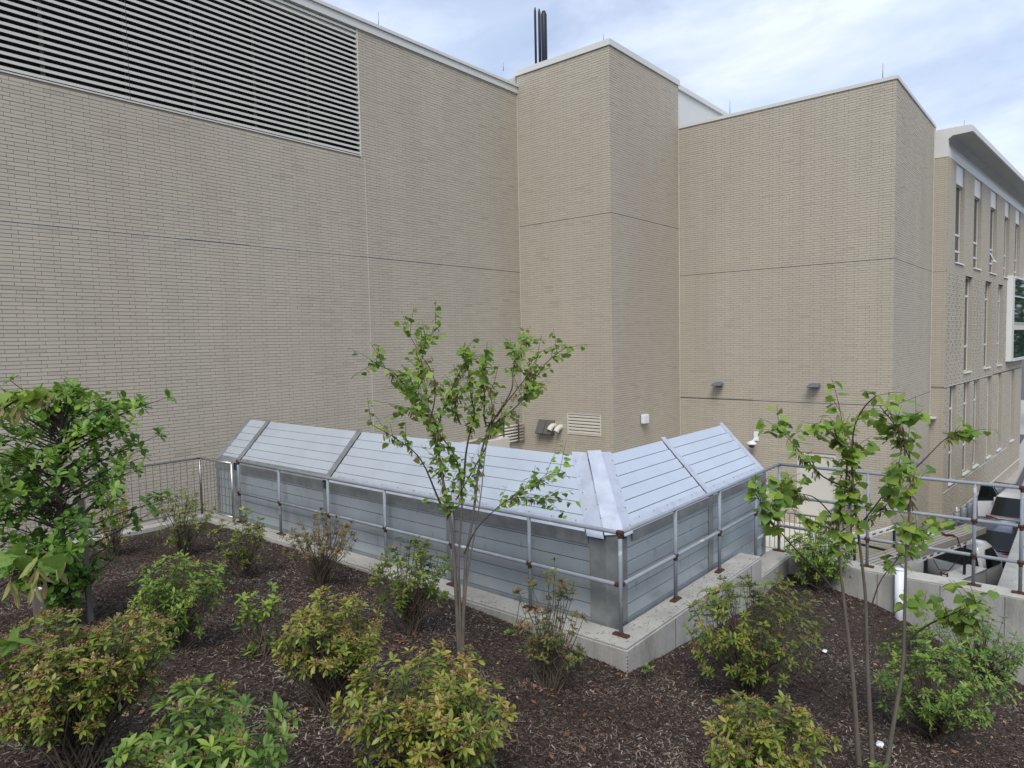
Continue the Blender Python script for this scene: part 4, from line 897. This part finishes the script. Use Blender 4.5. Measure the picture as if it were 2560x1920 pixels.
# ================================================================== PLANTS
def leaf_tmpl(kind):
    if kind == 'heart':
        pts = [(0, 0, 0), (-.10, .30, .02), (.0, .0, 0)]
        st_ = [(0.0, .0, 0), (-.06, .26, .03), (.16, .47, .05), (.42, .50, .03), (.72, .26, -.03), (1.0, 0, -.12)]
        mid = [(0, 0), (.10, -.01), (.30, -.02), (.50, -.03), (.75, -.07), (1.0, -.12)]
    elif kind == 'lance':
        st_ = [(0, .015, 0), (.25, .10, .02), (.50, .165, .02), (.72, .15, 0), (.90, .07, -.05), (1.0, 0, -.09)]
        mid = [(0, 0), (.25, -.01), (.50, -.02), (.72, -.04), (.90, -.075), (1.0, -.09)]
    elif kind == 'obovate':
        st_ = [(0, .015, 0), (.25, .13, .03), (.50, .24, .04), (.75, .25, .02), (.93, .13, -.02), (1.0, 0, -.05)]
        mid = [(0, 0), (.25, -.02), (.50, -.03), (.75, -.04), (.93, -.05), (1.0, -.05)]
    v = [(0, 0, 0)]
    for i in range(1, 5): v += [(st_[i][0], st_[i][1], st_[i][2]), (mid[i][0], 0, mid[i][1]), (st_[i][0], -st_[i][1], st_[i][2])]
    v += [(st_[5][0], 0, st_[5][2])]
    f = [(0, 2, 1, 1), (0, 3, 2, 2)]
    for i in range(3):
        a = 1+3*i; f += [(a, a+1, a+4, a+3), (a+1, a+2, a+5, a+4)]
    f += [(10, 11, 13, 13), (11, 12, 13, 13)]
    tri = []
    for q_ in f:
        tri.append((q_[0], q_[1], q_[2]))
        if q_[2] != q_[3]: tri.append((q_[0], q_[2], q_[3]))
    return np.array(v, float), np.array(tri)
def big_leaf():
    n = 15; v = []; f = []
    for i in range(n+1):
        t_ = i/n; w_ = .50*math.sin(math.pi*min(1, t_**.62))**.8*(1+.16*math.sin(t_*15)) if 0 < i < n else 0
        zc = -.02-.14*t_*t_; wv = .015*math.sin(t_*17)
        for a_ in (-1, -.55, 0, .55, 1): v.append((t_-(.10*abs(a_)*(1-t_)), w_*a_, zc+.11*abs(a_)*w_+wv*abs(a_)-.05*a_*a_*t_))
    for i in range(n):
        for j in range(4): f.append((i*5+j, i*5+j+1, i*5+j+6, i*5+j+5))
    tri = [q_ for a_ in f for q_ in ((a_[0], a_[1], a_[2]), (a_[0], a_[2], a_[3]))]
    return np.array(v), np.array(tri)
LT = {k: leaf_tmpl(k) for k in ('heart', 'lance', 'obovate')}
LT['lobed'] = big_leaf()
def frames(D, Uh, roll):
    """rotation matrices with x along D, z near Uh, turned by roll about x"""
    D = D/np.linalg.norm(D, axis=1, keepdims=True)
    Y = np.cross(Uh, D); ln = np.linalg.norm(Y, axis=1, keepdims=True); Y = np.where(ln > 1e-6, Y/np.maximum(ln, 1e-6), [[0, 1, 0]])
    Zc = np.cross(D, Y); c_, s_ = np.cos(roll)[:, None], np.sin(roll)[:, None]
    return np.stack([D, Y*c_+Zc*s_, -Y*s_+Zc*c_], axis=2)
def foliage(parent, kind, P, D, S, tones, m, single=300, name='leaf', rollsd=.45):
    P = np.array(P, float); D = np.array(D, float); S = np.array(S, float); tones = np.clip(np.array(tones, float), 0, 1)
    n = len(P)
    if n == 0: return
    R = frames(D, np.tile([0, 0, 1.], (n, 1)), rng.normal(0, rollsd, n))
    tv, tf = LT[kind]
    order = np.argsort(np.linalg.norm(P, axis=1)/S); pick = order[:single] if single else np.array([], int)
    if len(pick):
        tm = [raw_mesh('leaf', tv, tf, m, np.full(len(tv), .06+.11*k), smooth=True) for k in range(9)]
        off = np.array(wloc(parent))
        for i in pick:
            o = bpy.data.objects.new(name, tm[int(min(8, tones[i]*9))]); link(o, parent)
            M4 = Matrix.Identity(4)
            for a in range(3):
                for b_ in range(3): M4[a][b_] = R[i, a, b_]*S[i]
                M4[a][3] = P[i, a]-off[a]
            o.matrix_local = M4
    rest = np.setdiff1d(np.arange(n), pick)
    if len(rest): scatter('foliage', tv, tf, P[rest], R[rest], S[rest], tones[rest], m, parent, smooth=True)
OCT = np.array([(1,0,0),(-1,0,0),(0,1,0),(0,-1,0),(0,0,1),(0,0,-1)], float)
OCF = np.array([(0,2,4),(2,1,4),(1,3,4),(3,0,4),(2,0,5),(1,2,5),(3,1,5),(0,3,5)])

def shrub(label, basepx, toppx_y, lpx, rpx, m, ntips=60, flower=.6, leaf=.075, low=.25, tone=.55, single=0, sparse=False, gap=0.0, seed=0, flat=.5, base=None):
    """many-stemmed evergreen shrub; its size is read off the photo at the distance where it stands"""
    g = np.random.default_rng(seed+11)
    b = base or hit(*basepx); d = depth(b)
    hgt = (basepx[1]-toppx_y)/F*d*1.0; wl_, wr_ = (basepx[0]-lpx)/F*d, (rpx-basepx[0])/F*d
    t = thing('evergreen_shrub', label, 'shrub', b, group='evergreen shrubs in the mulch bed')
    rt = Vector(RT); rt.z = 0; rt.normalize(); fw = Vector((-rt.y, rt.x, 0))
    tips = []; lp = g.uniform(0, 6.28, 3); la = g.uniform(.10, .22, 3)
    while len(tips) < ntips:
        u = g.uniform(-1, 1); v = g.uniform(-1, 1)
        if u*u+v*v > 1: continue
        rr = math.hypot(u, v)
        hz = 1.0-(1-flat)*rr**2*.8-g.random()**2*(.55 if not sparse else .8)
        if g.random() < .16: hz = g.uniform(low, .8)
        an_ = math.atan2(v, u); lobe = 1+la[0]*math.sin(2*an_+lp[0])+la[1]*math.sin(3*an_+lp[1])+la[2]*.7*math.sin(5*an_+lp[2])
        hz = max(low, min(1.05, hz*(.96+.35*(lobe-1))))
        u *= min(1.1, lobe); v *= min(1.1, lobe)
        w_ = wr_ if u > 0 else wl_
        spread = .55+.45*min(1, hz/.75)
        if gap and g.random() < gap and hz < .8: continue
        tips.append((u*w_*spread, v*(wl_+wr_)/2*.9*spread, hz*hgt, rr))
    stems = MB(); P, D, S, Tn, FP, FT = [], [], [], [], [], []
    nb = max(5, ntips//7)
    for k, (u, v, z, rr) in enumerate(tips):
        tip = b+rt*u+fw*v+Vector((0, 0, z))
        a_ = g.uniform(0, 6.28); b0 = b+Vector((math.cos(a_), math.sin(a_), 0))*g.uniform(.01, .07)+Vector((0, 0, -.04))
        m1 = b0.lerp(tip, .35)+Vector((g.normal(0, .04), g.normal(0, .04), g.normal(.02, .02)))-(rt*u+fw*v)*.12
        m2 = b0.lerp(tip, .72)+Vector((g.normal(0, .03), g.normal(0, .03), 0))
        r0 = g.uniform(.004, .0085)
        stems.tube([b0, m1, m2, tip], [r0, r0*.75, r0*.5, .002], 5, cap=False)
        ax = (tip-m2).normalized()
        whorls = [(0, g.integers(7, 11), 1.0)]
        if g.random() < .75: whorls.append((-.05, g.integers(4, 7), .9))
        if not sparse and g.random() < .4: whorls.append((-.10, g.integers(3, 5), .8))
        tt = g.normal(tone, .14)
        for off, nl, sc in whorls:
            c_ = tip+ax*off
            ph = g.uniform(0, 6.28)
            for j in range(nl):
                an = ph+6.283*j/nl+g.normal(0, .2)
                side = (ax.orthogonal().normalized()*math.cos(an)+ax.cross(ax.orthogonal().normalized())*math.sin(an))
                el = g.uniform(-.15, .75) if off == 0 else g.uniform(-.35, .35)
                dd = side*math.cos(el)+ax*math.sin(el)
                P.append(c_); D.append(dd); S.append(leaf*sc*g.uniform(.7, 1.15)); Tn.append(tt+g.normal(0, .13)-.10*(off < 0))
        if g.random() < flower:
            nf = g.integers(10, 20)
            for j in range(nf):
                q_ = Vector(g.normal(0, 1, 3)); q_.normalize(); q_.z = abs(q_.z)*.8
                FP.append(tip+ax*.018+q_*g.uniform(.012, .042)); FT.append(np.clip(g.normal(.5, .25), 0, 1))
    # bare dead twigs low down
    for k in range(ntips//3):
        a_ = g.uniform(0, 6.28); r_ = g.uniform(.5, 1)*(wl_+wr_)/2*.55; z_ = g.uniform(.15, .55)*hgt
        tip = b+Vector((math.cos(a_)*r_, math.sin(a_)*r_, z_))
        stems.tube([b+Vector((0, 0, -.02)), b.lerp(tip, .5)+Vector((0, 0, .05)), tip], [.004, .003, .0012], 4, cap=False)
    stems.build('stems', MT['twig'], t, kind='stuff')
    foliage(t, 'lance', P, D, S, Tn, m, single, rollsd=.3)
    if FP:
        n = len(FP); scatter('blossom', OCT, OCF, np.array(FP), euler_mats(n, g.random(n)*6, g.random(n)*6, g.random(n)), g.uniform(.0035, .0075, n), np.array(FT), MT['flower'], t)
    return t

k2 = 1.1573
SH = [ # label, base(2212 px), top y, left x, right x, material, tips, flower, leaf, tone, single, opts
 ('shrub with reddish flower heads nearest the stainless balustrade', (400,1200), 1052, 335, 470, 'laurel', 40, .5, .07, .45, 0, {}),
 ('shrub with bright green top next to the first post of the pipe railing', (525,1245), 1085, 458, 578, 'laurel', 38, .35, .07, .5, 0, dict(sparse=True)),
 ('dense yellow-green shrub right of the bushy tree', (385,1400), 1195, 285, 500, 'laurelg', 90, .25, .07, .62, 250, dict(low=.12)),
 ('rust-red topped shrub at the kerb, in front of the metal enclosure', (695,1265), 1112, 605, 788, 'laurelr', 52, .9, .06, .62, 0, dict(low=.55, flat=.75)),
 ('thin straggly shrub with few leaves, between two fuller ones in the left half', (565,1415), 1245, 508, 612, 'laurelg', 12, .0, .085, .7, 0, dict(sparse=True, low=.05)),
 ('tall open shrub just left of the slim tree trunks', (890,1370), 1150, 785, 988, 'laurel', 52, .5, .075, .42, 150, dict(low=.4)),
 ('shrub with orange-tinted flower heads and bare dark stems, left of the centre', (715,1530), 1275, 588, 852, 'laurel', 90, .85, .075, .66, 300, dict(low=.5)),
 ('broad low yellow-green shrub at the bottom centre', (930,1690), 1405, 730, 1132, 'laurel', 130, .7, .075, .68, 300, dict(low=.12)),
 ('tall thin shrub with dusky pink flower heads in front of the enclosure corner', (1188,1495), 1203, 1112, 1278, 'laurelr', 40, .75, .065, .42, 120, dict(sparse=True, low=.3)),
 ('large shrub below the stepped concrete wall, right of its corner', (1620,1515), 1232, 1478, 1776, 'laurel', 110, .4, .085, .55, 300, dict(low=.3)),
 ('bright green spreading shrub below the white pvc pipe', (2015,1600), 1372, 1880, 2168, 'laurelg', 110, .05, .075, .62, 300, dict(low=.35)),
 ('loose green shrub against the retaining wall at the right edge', (2110,1480), 1312, 1985, 2205, 'laurelg', 75, .05, .07, .5, 100, dict(sparse=True, low=.3)),
 ('green shrub in the far corner where the low wall steps down', (1765,1275), 1128, 1690, 1850, 'laurelg', 85, .05, .08, .6, 0, dict(low=.2)),
 ('shrub with brown faded flower heads at the bottom right', (1650,1730), 1512, 1512, 1792, 'laurel', 75, .85, .08, .6, 300, dict(low=.15)),
 ('wide shrub covered in tan flower heads behind the short stake', (180,1670), 1338, 0, 355, 'laurel', 150, .95, .07, .55, 300, dict(low=.45, flat=.8)),
 ('leafy shrub with pale rosettes at the bottom left edge', (440,1790), 1492, 232, 645, 'laurelg', 85, .6, .085, .5, 300, dict(low=.2)),
 ('small orange-leaved shrub half hidden behind the bushy tree', (245,1200), 1045, 195, 292, 'laurel', 30, .5, .07, .9, 0, {}),
]
for i, (lb, bp, ty, lx, rx, mm_, nt_, fl, lf, tn_, sg, kw) in enumerate(SH):
    shrub(lb, (bp[0]*k2, bp[1]*k2), ty*k2, lx*k2, rx*k2, MT[mm_], int(nt_*(1.9 if sg else 1.75)), fl, lf*(.76 if sg >= 250 else .92), tone=tn_, single=sg, seed=i, **kw)
for i, (x, y, s, lb) in enumerate(((1398, 1470, .10, 'single green rosette seedling at the foot of the kerb corner'), (1250, 1440, .09, 'small seedling between the two tallest thin shrubs'), (570, 1700, .12, 'small seedling left of the broad yellow-green shrub'), (1095, 1385, .09, 'small seedling right of the slim tree trunks'), (1905, 1690, .10, 'little seedling at the foot of the three grey tree stems'))):
    b = hit(x*k2, y*k2); t = thing('seedling', lb, 'seedling', b); g = np.random.default_rng(50+i)
    P, D, S, Tn = [], [], [], []
    mb = MB()
    for q_ in range(3):
        tip = b+Vector((g.normal(0, .05), g.normal(0, .05), g.uniform(.06, s+.06))); mb.tube([b, tip], [.003, .0015], 5, cap=False)
        for j in range(7):
            an = j*.9+g.normal(0, .2); el = g.uniform(.1, .7); P.append(tip); D.append((math.cos(an)*math.cos(el), math.sin(an)*math.cos(el), math.sin(el))); S.append(g.uniform(.04, .065)); Tn.append(g.uniform(.4, .9))
    mb.build('stems', MT['twig'], t); foliage(t, 'lance', P, D, S, Tn, MT['laurelg'], 0)

def limb_pts(pts, d0, g, wander=.5):
    """photo pixels of one limb -> world points; depth drifts smoothly along it"""
    n = len(pts); dd = g.normal(0, wander); out_ = []
    for i, (x, y) in enumerate(pts):
        f = i/max(1, n-1); out_.append(Vector(at(x, y, d0+dd*f*f)))
    return out_
def resample(pts, step):
    out_ = [pts[0]]
    for a, b in zip(pts, pts[1:]):
        n = max(1, int((b-a).length/step))
        for i in range(1, n+1): out_.append(a.lerp(b, i/n))
    return out_
def smooth(p, it=2):
    p = list(p)
    for _ in range(it): p = [p[0]]+[(p[i-1]+p[i]*2+p[i+1])/4 for i in range(1, len(p)-1)]+[p[-1]]
    return p
def redbud(label, limbs, basepx, base, m, nleaf, leaf, seed, pods=120, single=300, tl=.20):
    g = np.random.default_rng(seed); d0 = depth(base)
    t = thing('redbud_tree', label, 'tree', base)
    P, D, S, Tn, PP = [], [], [], [], []
    cand = []
    for li, (pts, r0, fo) in enumerate(limbs):
        w3 = limb_pts(pts, d0, g, .45 if fo else .12)
        w3 = smooth(resample(w3, .06), 3); n = len(w3)
        rs = [max(.0028, r0*(1-.80*(i/(n-1))**.8)) for i in range(n)]
        MB().tube(w3, rs, 8, cap=False).build('trunk' if r0 > .012 else 'branch', MT['bark'] if r0 > .012 else MT['barkd'], t)
        if fo:
            for i in range(int(n*fo), n):
                cand.append((w3[i], (w3[min(i+1, n-1)]-w3[max(i-1, 0)]).normalized(), i/(n-1)))
    tw_ = MB()
    while len(P) < nleaf:
        p, dr, f = cand[g.integers(len(cand))]
        sd_ = Vector(g.normal(0, 1, 3)); sd_ = (sd_-dr*sd_.dot(dr)).normalized()
        dd = (dr*g.uniform(.2, 1.0)+sd_*.8+Vector((0, 0, .35))).normalized(); ln = g.uniform(.03, tl)
        tip = p+dd*ln; mid = p+dd*ln*.5+Vector((0, 0, .01)); tw_.tube([p, mid, tip], [.0022, .0018, .0012], 4, cap=False)
        kk = max(1, int(ln/.045))
        for j in range(kk+1):
            q_ = p.lerp(tip, (j+.5)/(kk+1)); s2 = Vector(g.normal(0, 1, 3)); s2.z = g.uniform(-.9, .1); s2.normalize()
            pe = q_+s2*.02
            P.append(pe); D.append(Vector((s2.x, s2.y, -g.uniform(-.15, .9)))); S.append(leaf*g.uniform(.6, 1.15)); Tn.append(g.normal(.62, .22))
    tw_.build('twigs', MT['barkd'], t, kind='stuff')
    foliage(t, 'heart', P, D, S, Tn, m, single, rollsd=.5)
    # hanging seed pods in bunches
    PV, PF = LT['lance']; Q, R_, S_, T_ = [], [], [], []
    cl = [c_ for c_ in cand if c_[2] < .85] or cand
    while len(Q) < pods:
        p, dr, f = cl[g.integers(len(cl))]
        tt = g.uniform(0, 1)
        for j in range(g.integers(4, 9)):
            Q.append(p+Vector((g.normal(0, .015), g.normal(0, .015), g.normal(-.005, .01)))); R_.append((g.normal(0, .35), g.normal(0, .35), -1)); S_.append(g.uniform(.045, .075)); T_.append(np.clip(tt+g.normal(0, .15), 0, 1))
    Q = np.array(Q); R_ = frames(np.array(R_, float), np.tile([1., 0, 0], (len(Q), 1)), g.uniform(0, 6, len(Q)))
    scatter('seed_pods', PV*np.array([1, .6, 1]), PF, Q, R_, np.array(S_), np.array(T_), MT['pod'], t)
    return t
cF = lambda L_: [(880+a*.3014, 760+b*.3014) for a, b in L_]
base1 = hit(1149, 1655)
lowA = [(1149, 1655), (1144, 1553), (1136, 1394), (1125, 1285)]
redbud('slim multi-stemmed redbud tree in front of the metal enclosure', [
  (lowA+cF([(795,1659),(750,1450),(715,1200),(690,1080),(640,930),(622,800),(600,650),(570,500),(585,380),(625,270),(730,180)]), .023, .42),
  ([(1152, 1655), (1150, 1520), (1146, 1400)]+cF([(915,1659),(905,1450),(870,1280),(790,1150),(715,1090),(690,980),(650,860),(540,790),(480,600)]), .015, .5),
  ([(1156, 1655), (1158, 1553), (1164, 1400)]+cF([(1020,1659),(1045,1380),(1080,1200),(1110,1060),(1150,1010),(1290,920),(1420,800),(1510,640),(1590,500),(1700,400),(1760,370)]), .019, .48),
  ([(1156, 1600), (1166, 1450)]+cF([(1060,1659),(1085,1450),(1100,1250),(1135,1080),(1150,980)]), .0125, 0),
  (cF([(930,1450),(940,1250),(985,1020),(1040,920),(985,800),(970,620),(960,480),(920,430)]), .011, .35),
  (cF([(735,1659),(690,1560),(600,1320),(540,1230),(400,1140),(280,1060),(160,1000)]), .010, .45),
  (cF([(690,1080),(620,1000),(540,900),(500,760),(430,670),(350,560),(200,500)]), .010, .35),
  (cF([(700,1090),(740,900),(830,700),(920,500),(960,440),(1000,430)]), .009, .3),
  (cF([(1110,1000),(1060,930),(1120,830),(1080,650),(1075,560),(1120,500)]), .008, .3),
  (cF([(1150,1000),(1250,850),(1340,700),(1330,560),(1380,420),(1420,300),(1480,300)]), .008, .35),
  (cF([(1200,940),(1280,800),(1350,740),(1450,600),(1540,440),(1560,400)]), .007, .3),
  (cF([(640,930),(500,860),(400,840),(380,860)]), .006, .3),
  (cF([(640,1000),(700,760),(680,560),(560,420),(480,250),(450,220)]), .007, .35),
  (cF([(900,1000),(830,860),(860,760),(900,700)]), .006, .2),
  (cF([(1110,1060),(1200,900),(1130,760),(1180,650)]), .006, .3),
  ([(1160, 1385), (1190, 1318), (1262, 1252), (1330, 1215), (1380, 1180), (1400, 1175)], .008, .45),
  ([(1262, 1252), (1300, 1240), (1350, 1245), (1385, 1250)], .005, .2),
  ], base1[:] and (0, 0), base1, MT['redbud'], 1350, .062, 3, pods=1000, tl=.30)
base2 = hit(2150, 1915)
redbud('redbud tree with three grey stems and large heart leaves at the right', [
  ([(2148,1925),(2132,1686),(2112,1523),(2091,1320),(2088,1290),(2110,1256),(2118,1184),(2120,1130),(2095,1101),(2077,1083),(2050,1060)], .022, .62),
  ([(2181,1925),(2168,1645),(2164,1483),(2144,1320),(2135,1250),(2128,1130),(2135,1058),(2149,1032),(2171,1003),(2190,990)], .020, .62),
  ([(2214,1925),(2258,1666),(2262,1523),(2266,1361),(2277,1260),(2276,1184),(2276,1112),(2243,1068),(2221,1043),(2200,1015)], .019, .66),
  ([(2283,1175),(2301,1160),(2330,1130),(2359,1097),(2402,1072),(2424,1087)], .006, .5),
  ([(2120,1220),(2052,1195),(2015,1144),(1997,1126),(1972,1097),(1947,1072)], .007, .35),
  ([(2106,1110),(2106,1054),(2106,1032),(2095,1003)], .005, .1),
  ([(2276,1150),(2243,1080),(2230,1060),(2290,1045)], .005, .3),
  ([(2112,1523),(2091,1483),(2046,1426),(1994,1381),(1967,1349),(1948,1325),(1921,1300),(1912,1267),(1880,1225)], .010, .62),
  ([(1948,1325),(1930,1250),(1945,1215),(1960,1200)], .005, .3),
  ([(2090,1300),(2040,1240),(2000,1235),(1960,1225)], .006, .4),
  ([(2164,1597),(2201,1556),(2242,1523),(2290,1510),(2311,1507)], .006, .5),
  ([(2264,1610),(2295,1572),(2327,1556),(2376,1538),(2417,1518),(2440,1508)], .008, .35),
  ([(2376,1538),(2405,1555),(2440,1562)], .004, .2),
  ([(2164,1564),(2201,1442),(2230,1418),(2270,1361),(2300,1330),(2340,1312)], .006, .35),
  ([(2091,1330),(2030,1300),(1990,1290)], .005, .3),
  ([(2144,1320),(2200,1250),(2240,1190),(2250,1160)], .006, .3),
  ([(2144,1330),(2180,1290),(2230,1250),(2250,1235)], .005, .3),
  ], (0, 0), base2, MT['redbud'], 860, .080, 5, pods=900, tl=.24)

def magnolia():
    g = np.random.default_rng(21); base = hit(172, 1566); d0 = depth(base)
    t = thing('bushy_tree', 'dense bushy green tree with oval leaves at the left edge', 'tree', base)
    top = Vector(at(160, 1010, d0)); tr_ = smooth([base+Vector((0, 0, -.1)), Vector(at(166, 1450, d0)), Vector(at(150, 1300, d0)), Vector(at(140, 1200, d0)), Vector(at(150, 1100, d0)), top], 1)
    MB().tube(tr_, [.036, .034, .030, .024, .016, .008], 10, cap=False).build('trunk', MT['barkd'], t)
    H = top.z-base.z
    # crown outline read off the photo: height -> half widths
    prof = [(1520, 20, 175), (1440, 60, 260), (1380, 160, 330), (1300, 200, 400), (1220, 230, 392), (1150, 240, 360), (1080, 230, 345), (1030, 170, 370), (985, 100, 130)]
    rt = Vector(RT); rt.z = 0; rt.normalize(); fw = Vector((-rt.y, rt.x, 0))
    P, D, S, Tn = [], [], [], []; nl = 0
    for k in range(168):
        f = (int(g.random()*11)+g.normal(.5, .16))/11; f = min(.999, max(0, f)); i = f*(len(prof)-1); i0 = min(int(i), len(prof)-2); fr = i-i0
        py = prof[i0][0]*(1-fr)+prof[i0+1][0]*fr; wl_ = prof[i0][1]*(1-fr)+prof[i0+1][1]*fr; wr_ = (prof[i0][2]*(1-fr)+prof[i0+1][2]*fr)-150
        an = g.uniform(0, 6.28); u = math.cos(an); u = math.copysign(abs(u)**.6, u); w_ = (wr_ if u > 0 else wl_)*1.06/F*d0; dw = (wr_+wl_)/2/F*d0*.9
        q_ = g.uniform(.55, 1.08) if g.random() < .7 else g.uniform(.3, .7)
        zt = at(150, py, d0)[2]
        axis = Vector(at(150, py, d0))
        tip = axis+rt*(u*w_*q_)+fw*(math.sin(an)*dw*q_)+Vector((0, 0, g.normal(.0, .04)))
        tip.z = zt+g.normal(.0, .035)+.10*q_*f
        st_ = axis.copy(); st_.z = max(base.z+.25, zt-.22*q_-.05)
        mid = st_.lerp(tip, .55)+Vector((g.normal(0, .04), g.normal(0, .04), .03))
        w3 = smooth(resample([st_, mid, tip], .05), 2)
        MB().tube(w3, [max(.002, .009*(1-.8*j/len(w3))) for j in range(len(w3))], 6, cap=False).build('branch', MT['barkd'], t)
        n = len(w3)
        for j in range(int(n*.42), n):
            if g.random() < .38 and j < n-1: continue
            c_ = w3[j]
            if j < n-1:
                sd_ = Vector(g.normal(0, 1, 3)); sd_.z = abs(sd_.z)*.6; sd_.normalize(); c2 = c_+sd_*g.uniform(.05, .13)
            else: c2 = c_
            ax = ((c2-c_).normalized() if (c2-c_).length > .01 else (tip-mid).normalized())+Vector((0, 0, .3)); ax.normalize()
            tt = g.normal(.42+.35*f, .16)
            for q2 in range(g.integers(5, 8)):
                a2 = q2*1.05+g.normal(0, .25); o1 = ax.orthogonal().normalized(); side = o1*math.cos(a2)+ax.cross(o1)*math.sin(a2)
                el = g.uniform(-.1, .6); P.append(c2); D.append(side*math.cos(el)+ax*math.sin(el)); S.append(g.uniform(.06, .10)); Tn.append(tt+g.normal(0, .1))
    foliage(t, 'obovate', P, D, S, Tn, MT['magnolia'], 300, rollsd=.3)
magnolia()
# branches that reach in from the left edge, close to the camera
def edge_branch(label, pts, d0, leaf, leaves, m, podn, seed, kind='heart', mt2=None):
    g = np.random.default_rng(seed); w3 = [Vector(at(x, y, d0)) for x, y in pts]
    t = thing('overhanging_branch', label, 'branch', w3[0], group='branches reaching in from the left edge')
    w3 = smooth(resample(w3, .04), 2)
    MB().tube(w3, [max(.002, .008*(1-.7*i/len(w3))) for i in range(len(w3))], 8, cap=False).build('branch', MT['barkd'], t)
    P, D, S, Tn = [], [], [], []
    for (x, y, dx, dy, s) in leaves:
        p = Vector(at(x, y, d0+g.normal(0, .05))); e = Vector(at(x+dx, y+dy, d0+g.normal(0, .1)))-p
        P.append(p); D.append(e); S.append(s); Tn.append(g.uniform(.45, .95))
    foliage(t, kind, P, D, S, Tn, m, 300, rollsd=.9)
    if podn:
        PV, PF = LT['lance']; Q = np.array([w3[g.integers(len(w3)//2, len(w3))]+Vector(g.normal(0, .03, 3)) for _ in range(podn)])
        R_ = frames(np.c_[g.normal(0, .5, podn), g.normal(0, .5, podn), -np.ones(podn)], np.tile([1., 0, 0], (podn, 1)), g.uniform(0, 6, podn))
        scatter('seed_pods', PV*np.array([1, .7, 1]), PF, Q, R_, g.uniform(.06, .10, podn), g.uniform(.5, 1, podn), MT['pod'], t)
g = np.random.default_rng(77)
top = [(g.uniform(0, 100), g.uniform(968, 1000)+abs(g.normal(0, 6)), g.normal(0, 22), g.uniform(4, 30), g.uniform(.055, .08)) for _ in range(34)]
edge_branch('redbud branch with small round leaves reaching in at the left edge above the bushy tree', [(-120, 1060), (-20, 1045), (30, 1005), (70, 985), (118, 985)], 3.9, .07, top, MT['redbud'], 26, 1)
edge_branch('pair of large bright leaves at the left edge in front of the bushy tree', [(-60, 1240), (0, 1222), (20, 1222), (40, 1216)], 2.4, .12,
            [(10, 1215, -10, -40, .06), (30, 1222, 55, 8, .075), (22, 1224, 20, 22, .07), (8, 1222, -40, 20, .08), (25, 1215, 10, -25, .06)], MT['bigleaf'], 0, 2, 'lobed')
edge_branch('leafy twig with long brownish pods at the left edge below the tree', [(-90, 1500), (0, 1465), (50, 1440), (100, 1400), (150, 1400)], 2.5, .12,
            [(70, 1400, 40, 22, .085), (110, 1395, 25, 30, .075), (128, 1392, 30, 30, .08), (30, 1375, 10, -30, .07), (20, 1385, -30, 25, .08), (50, 1395, 15, 28, .08), (135, 1390, 38, 38, .07), (5, 1500, 25, 12, .05), (30, 1370, 25, 10, .07)], MT['bigleaf'], 24, 3, 'lobed')
edge_branch('lone large lobed leaf pair at the left edge beside the short stake', [(-60, 1605), (0, 1600), (25, 1598)], 2.3, .12,
            [(22, 1597, 66, 4, .095), (18, 1600, 42, 30, .095), (5, 1600, -30, 20, .08)], MT['bigleaf'], 0, 4, 'lobed')

# far trees beyond the end of the wing
def far_tree(label, x, y, h, r, seed):
    g = np.random.default_rng(seed); t = thing('distant_tree', label, 'tree', (x, y, GZ), group='dark trees beyond the far wing')
    MB().tube([(x, y, GZ), (x+.1, y, GZ+h*.4), (x, y, GZ+h*.8)], [.25, .18, .06], 8, cap=False).build('trunk', MT['barkd'], t)
    n = 2600; v = g.normal(0, 1, (n, 3)); v /= np.linalg.norm(v, axis=1, keepdims=True); v *= (g.random(n)**.4)[:, None]
    lump = 1+.25*np.sin(v[:, :1]*5+seed)*np.sin(v[:, 1:2]*6)*np.cos(v[:, 2:]*4)
    P = np.array([x, y, GZ+h*.60])+v*lump*np.array([r, r, h*.42])
    tv = np.array([(0, 0, 0), (.5, .3, .05), (1, 0, 0), (.5, -.3, -.05)]); 
    scatter('crown', tv, np.array([(0, 1, 2, 3)]), P, euler_mats(n, g.random(n)*6.28, g.normal(0, .7, n), g.normal(0, .7, n)), g.uniform(.25, .55, n), g.random(n), MT['foliage'], t)
far_tree('dark tree just past the end of the far wing', 64, -1.5, 13, 4.0, 1)
far_tree('second dark tree further along the street at the right edge', 74, -6.5, 13, 4.5, 2)
far_tree('third dark tree, furthest right beyond the road', 66, -9.5, 11, 4.0, 3)
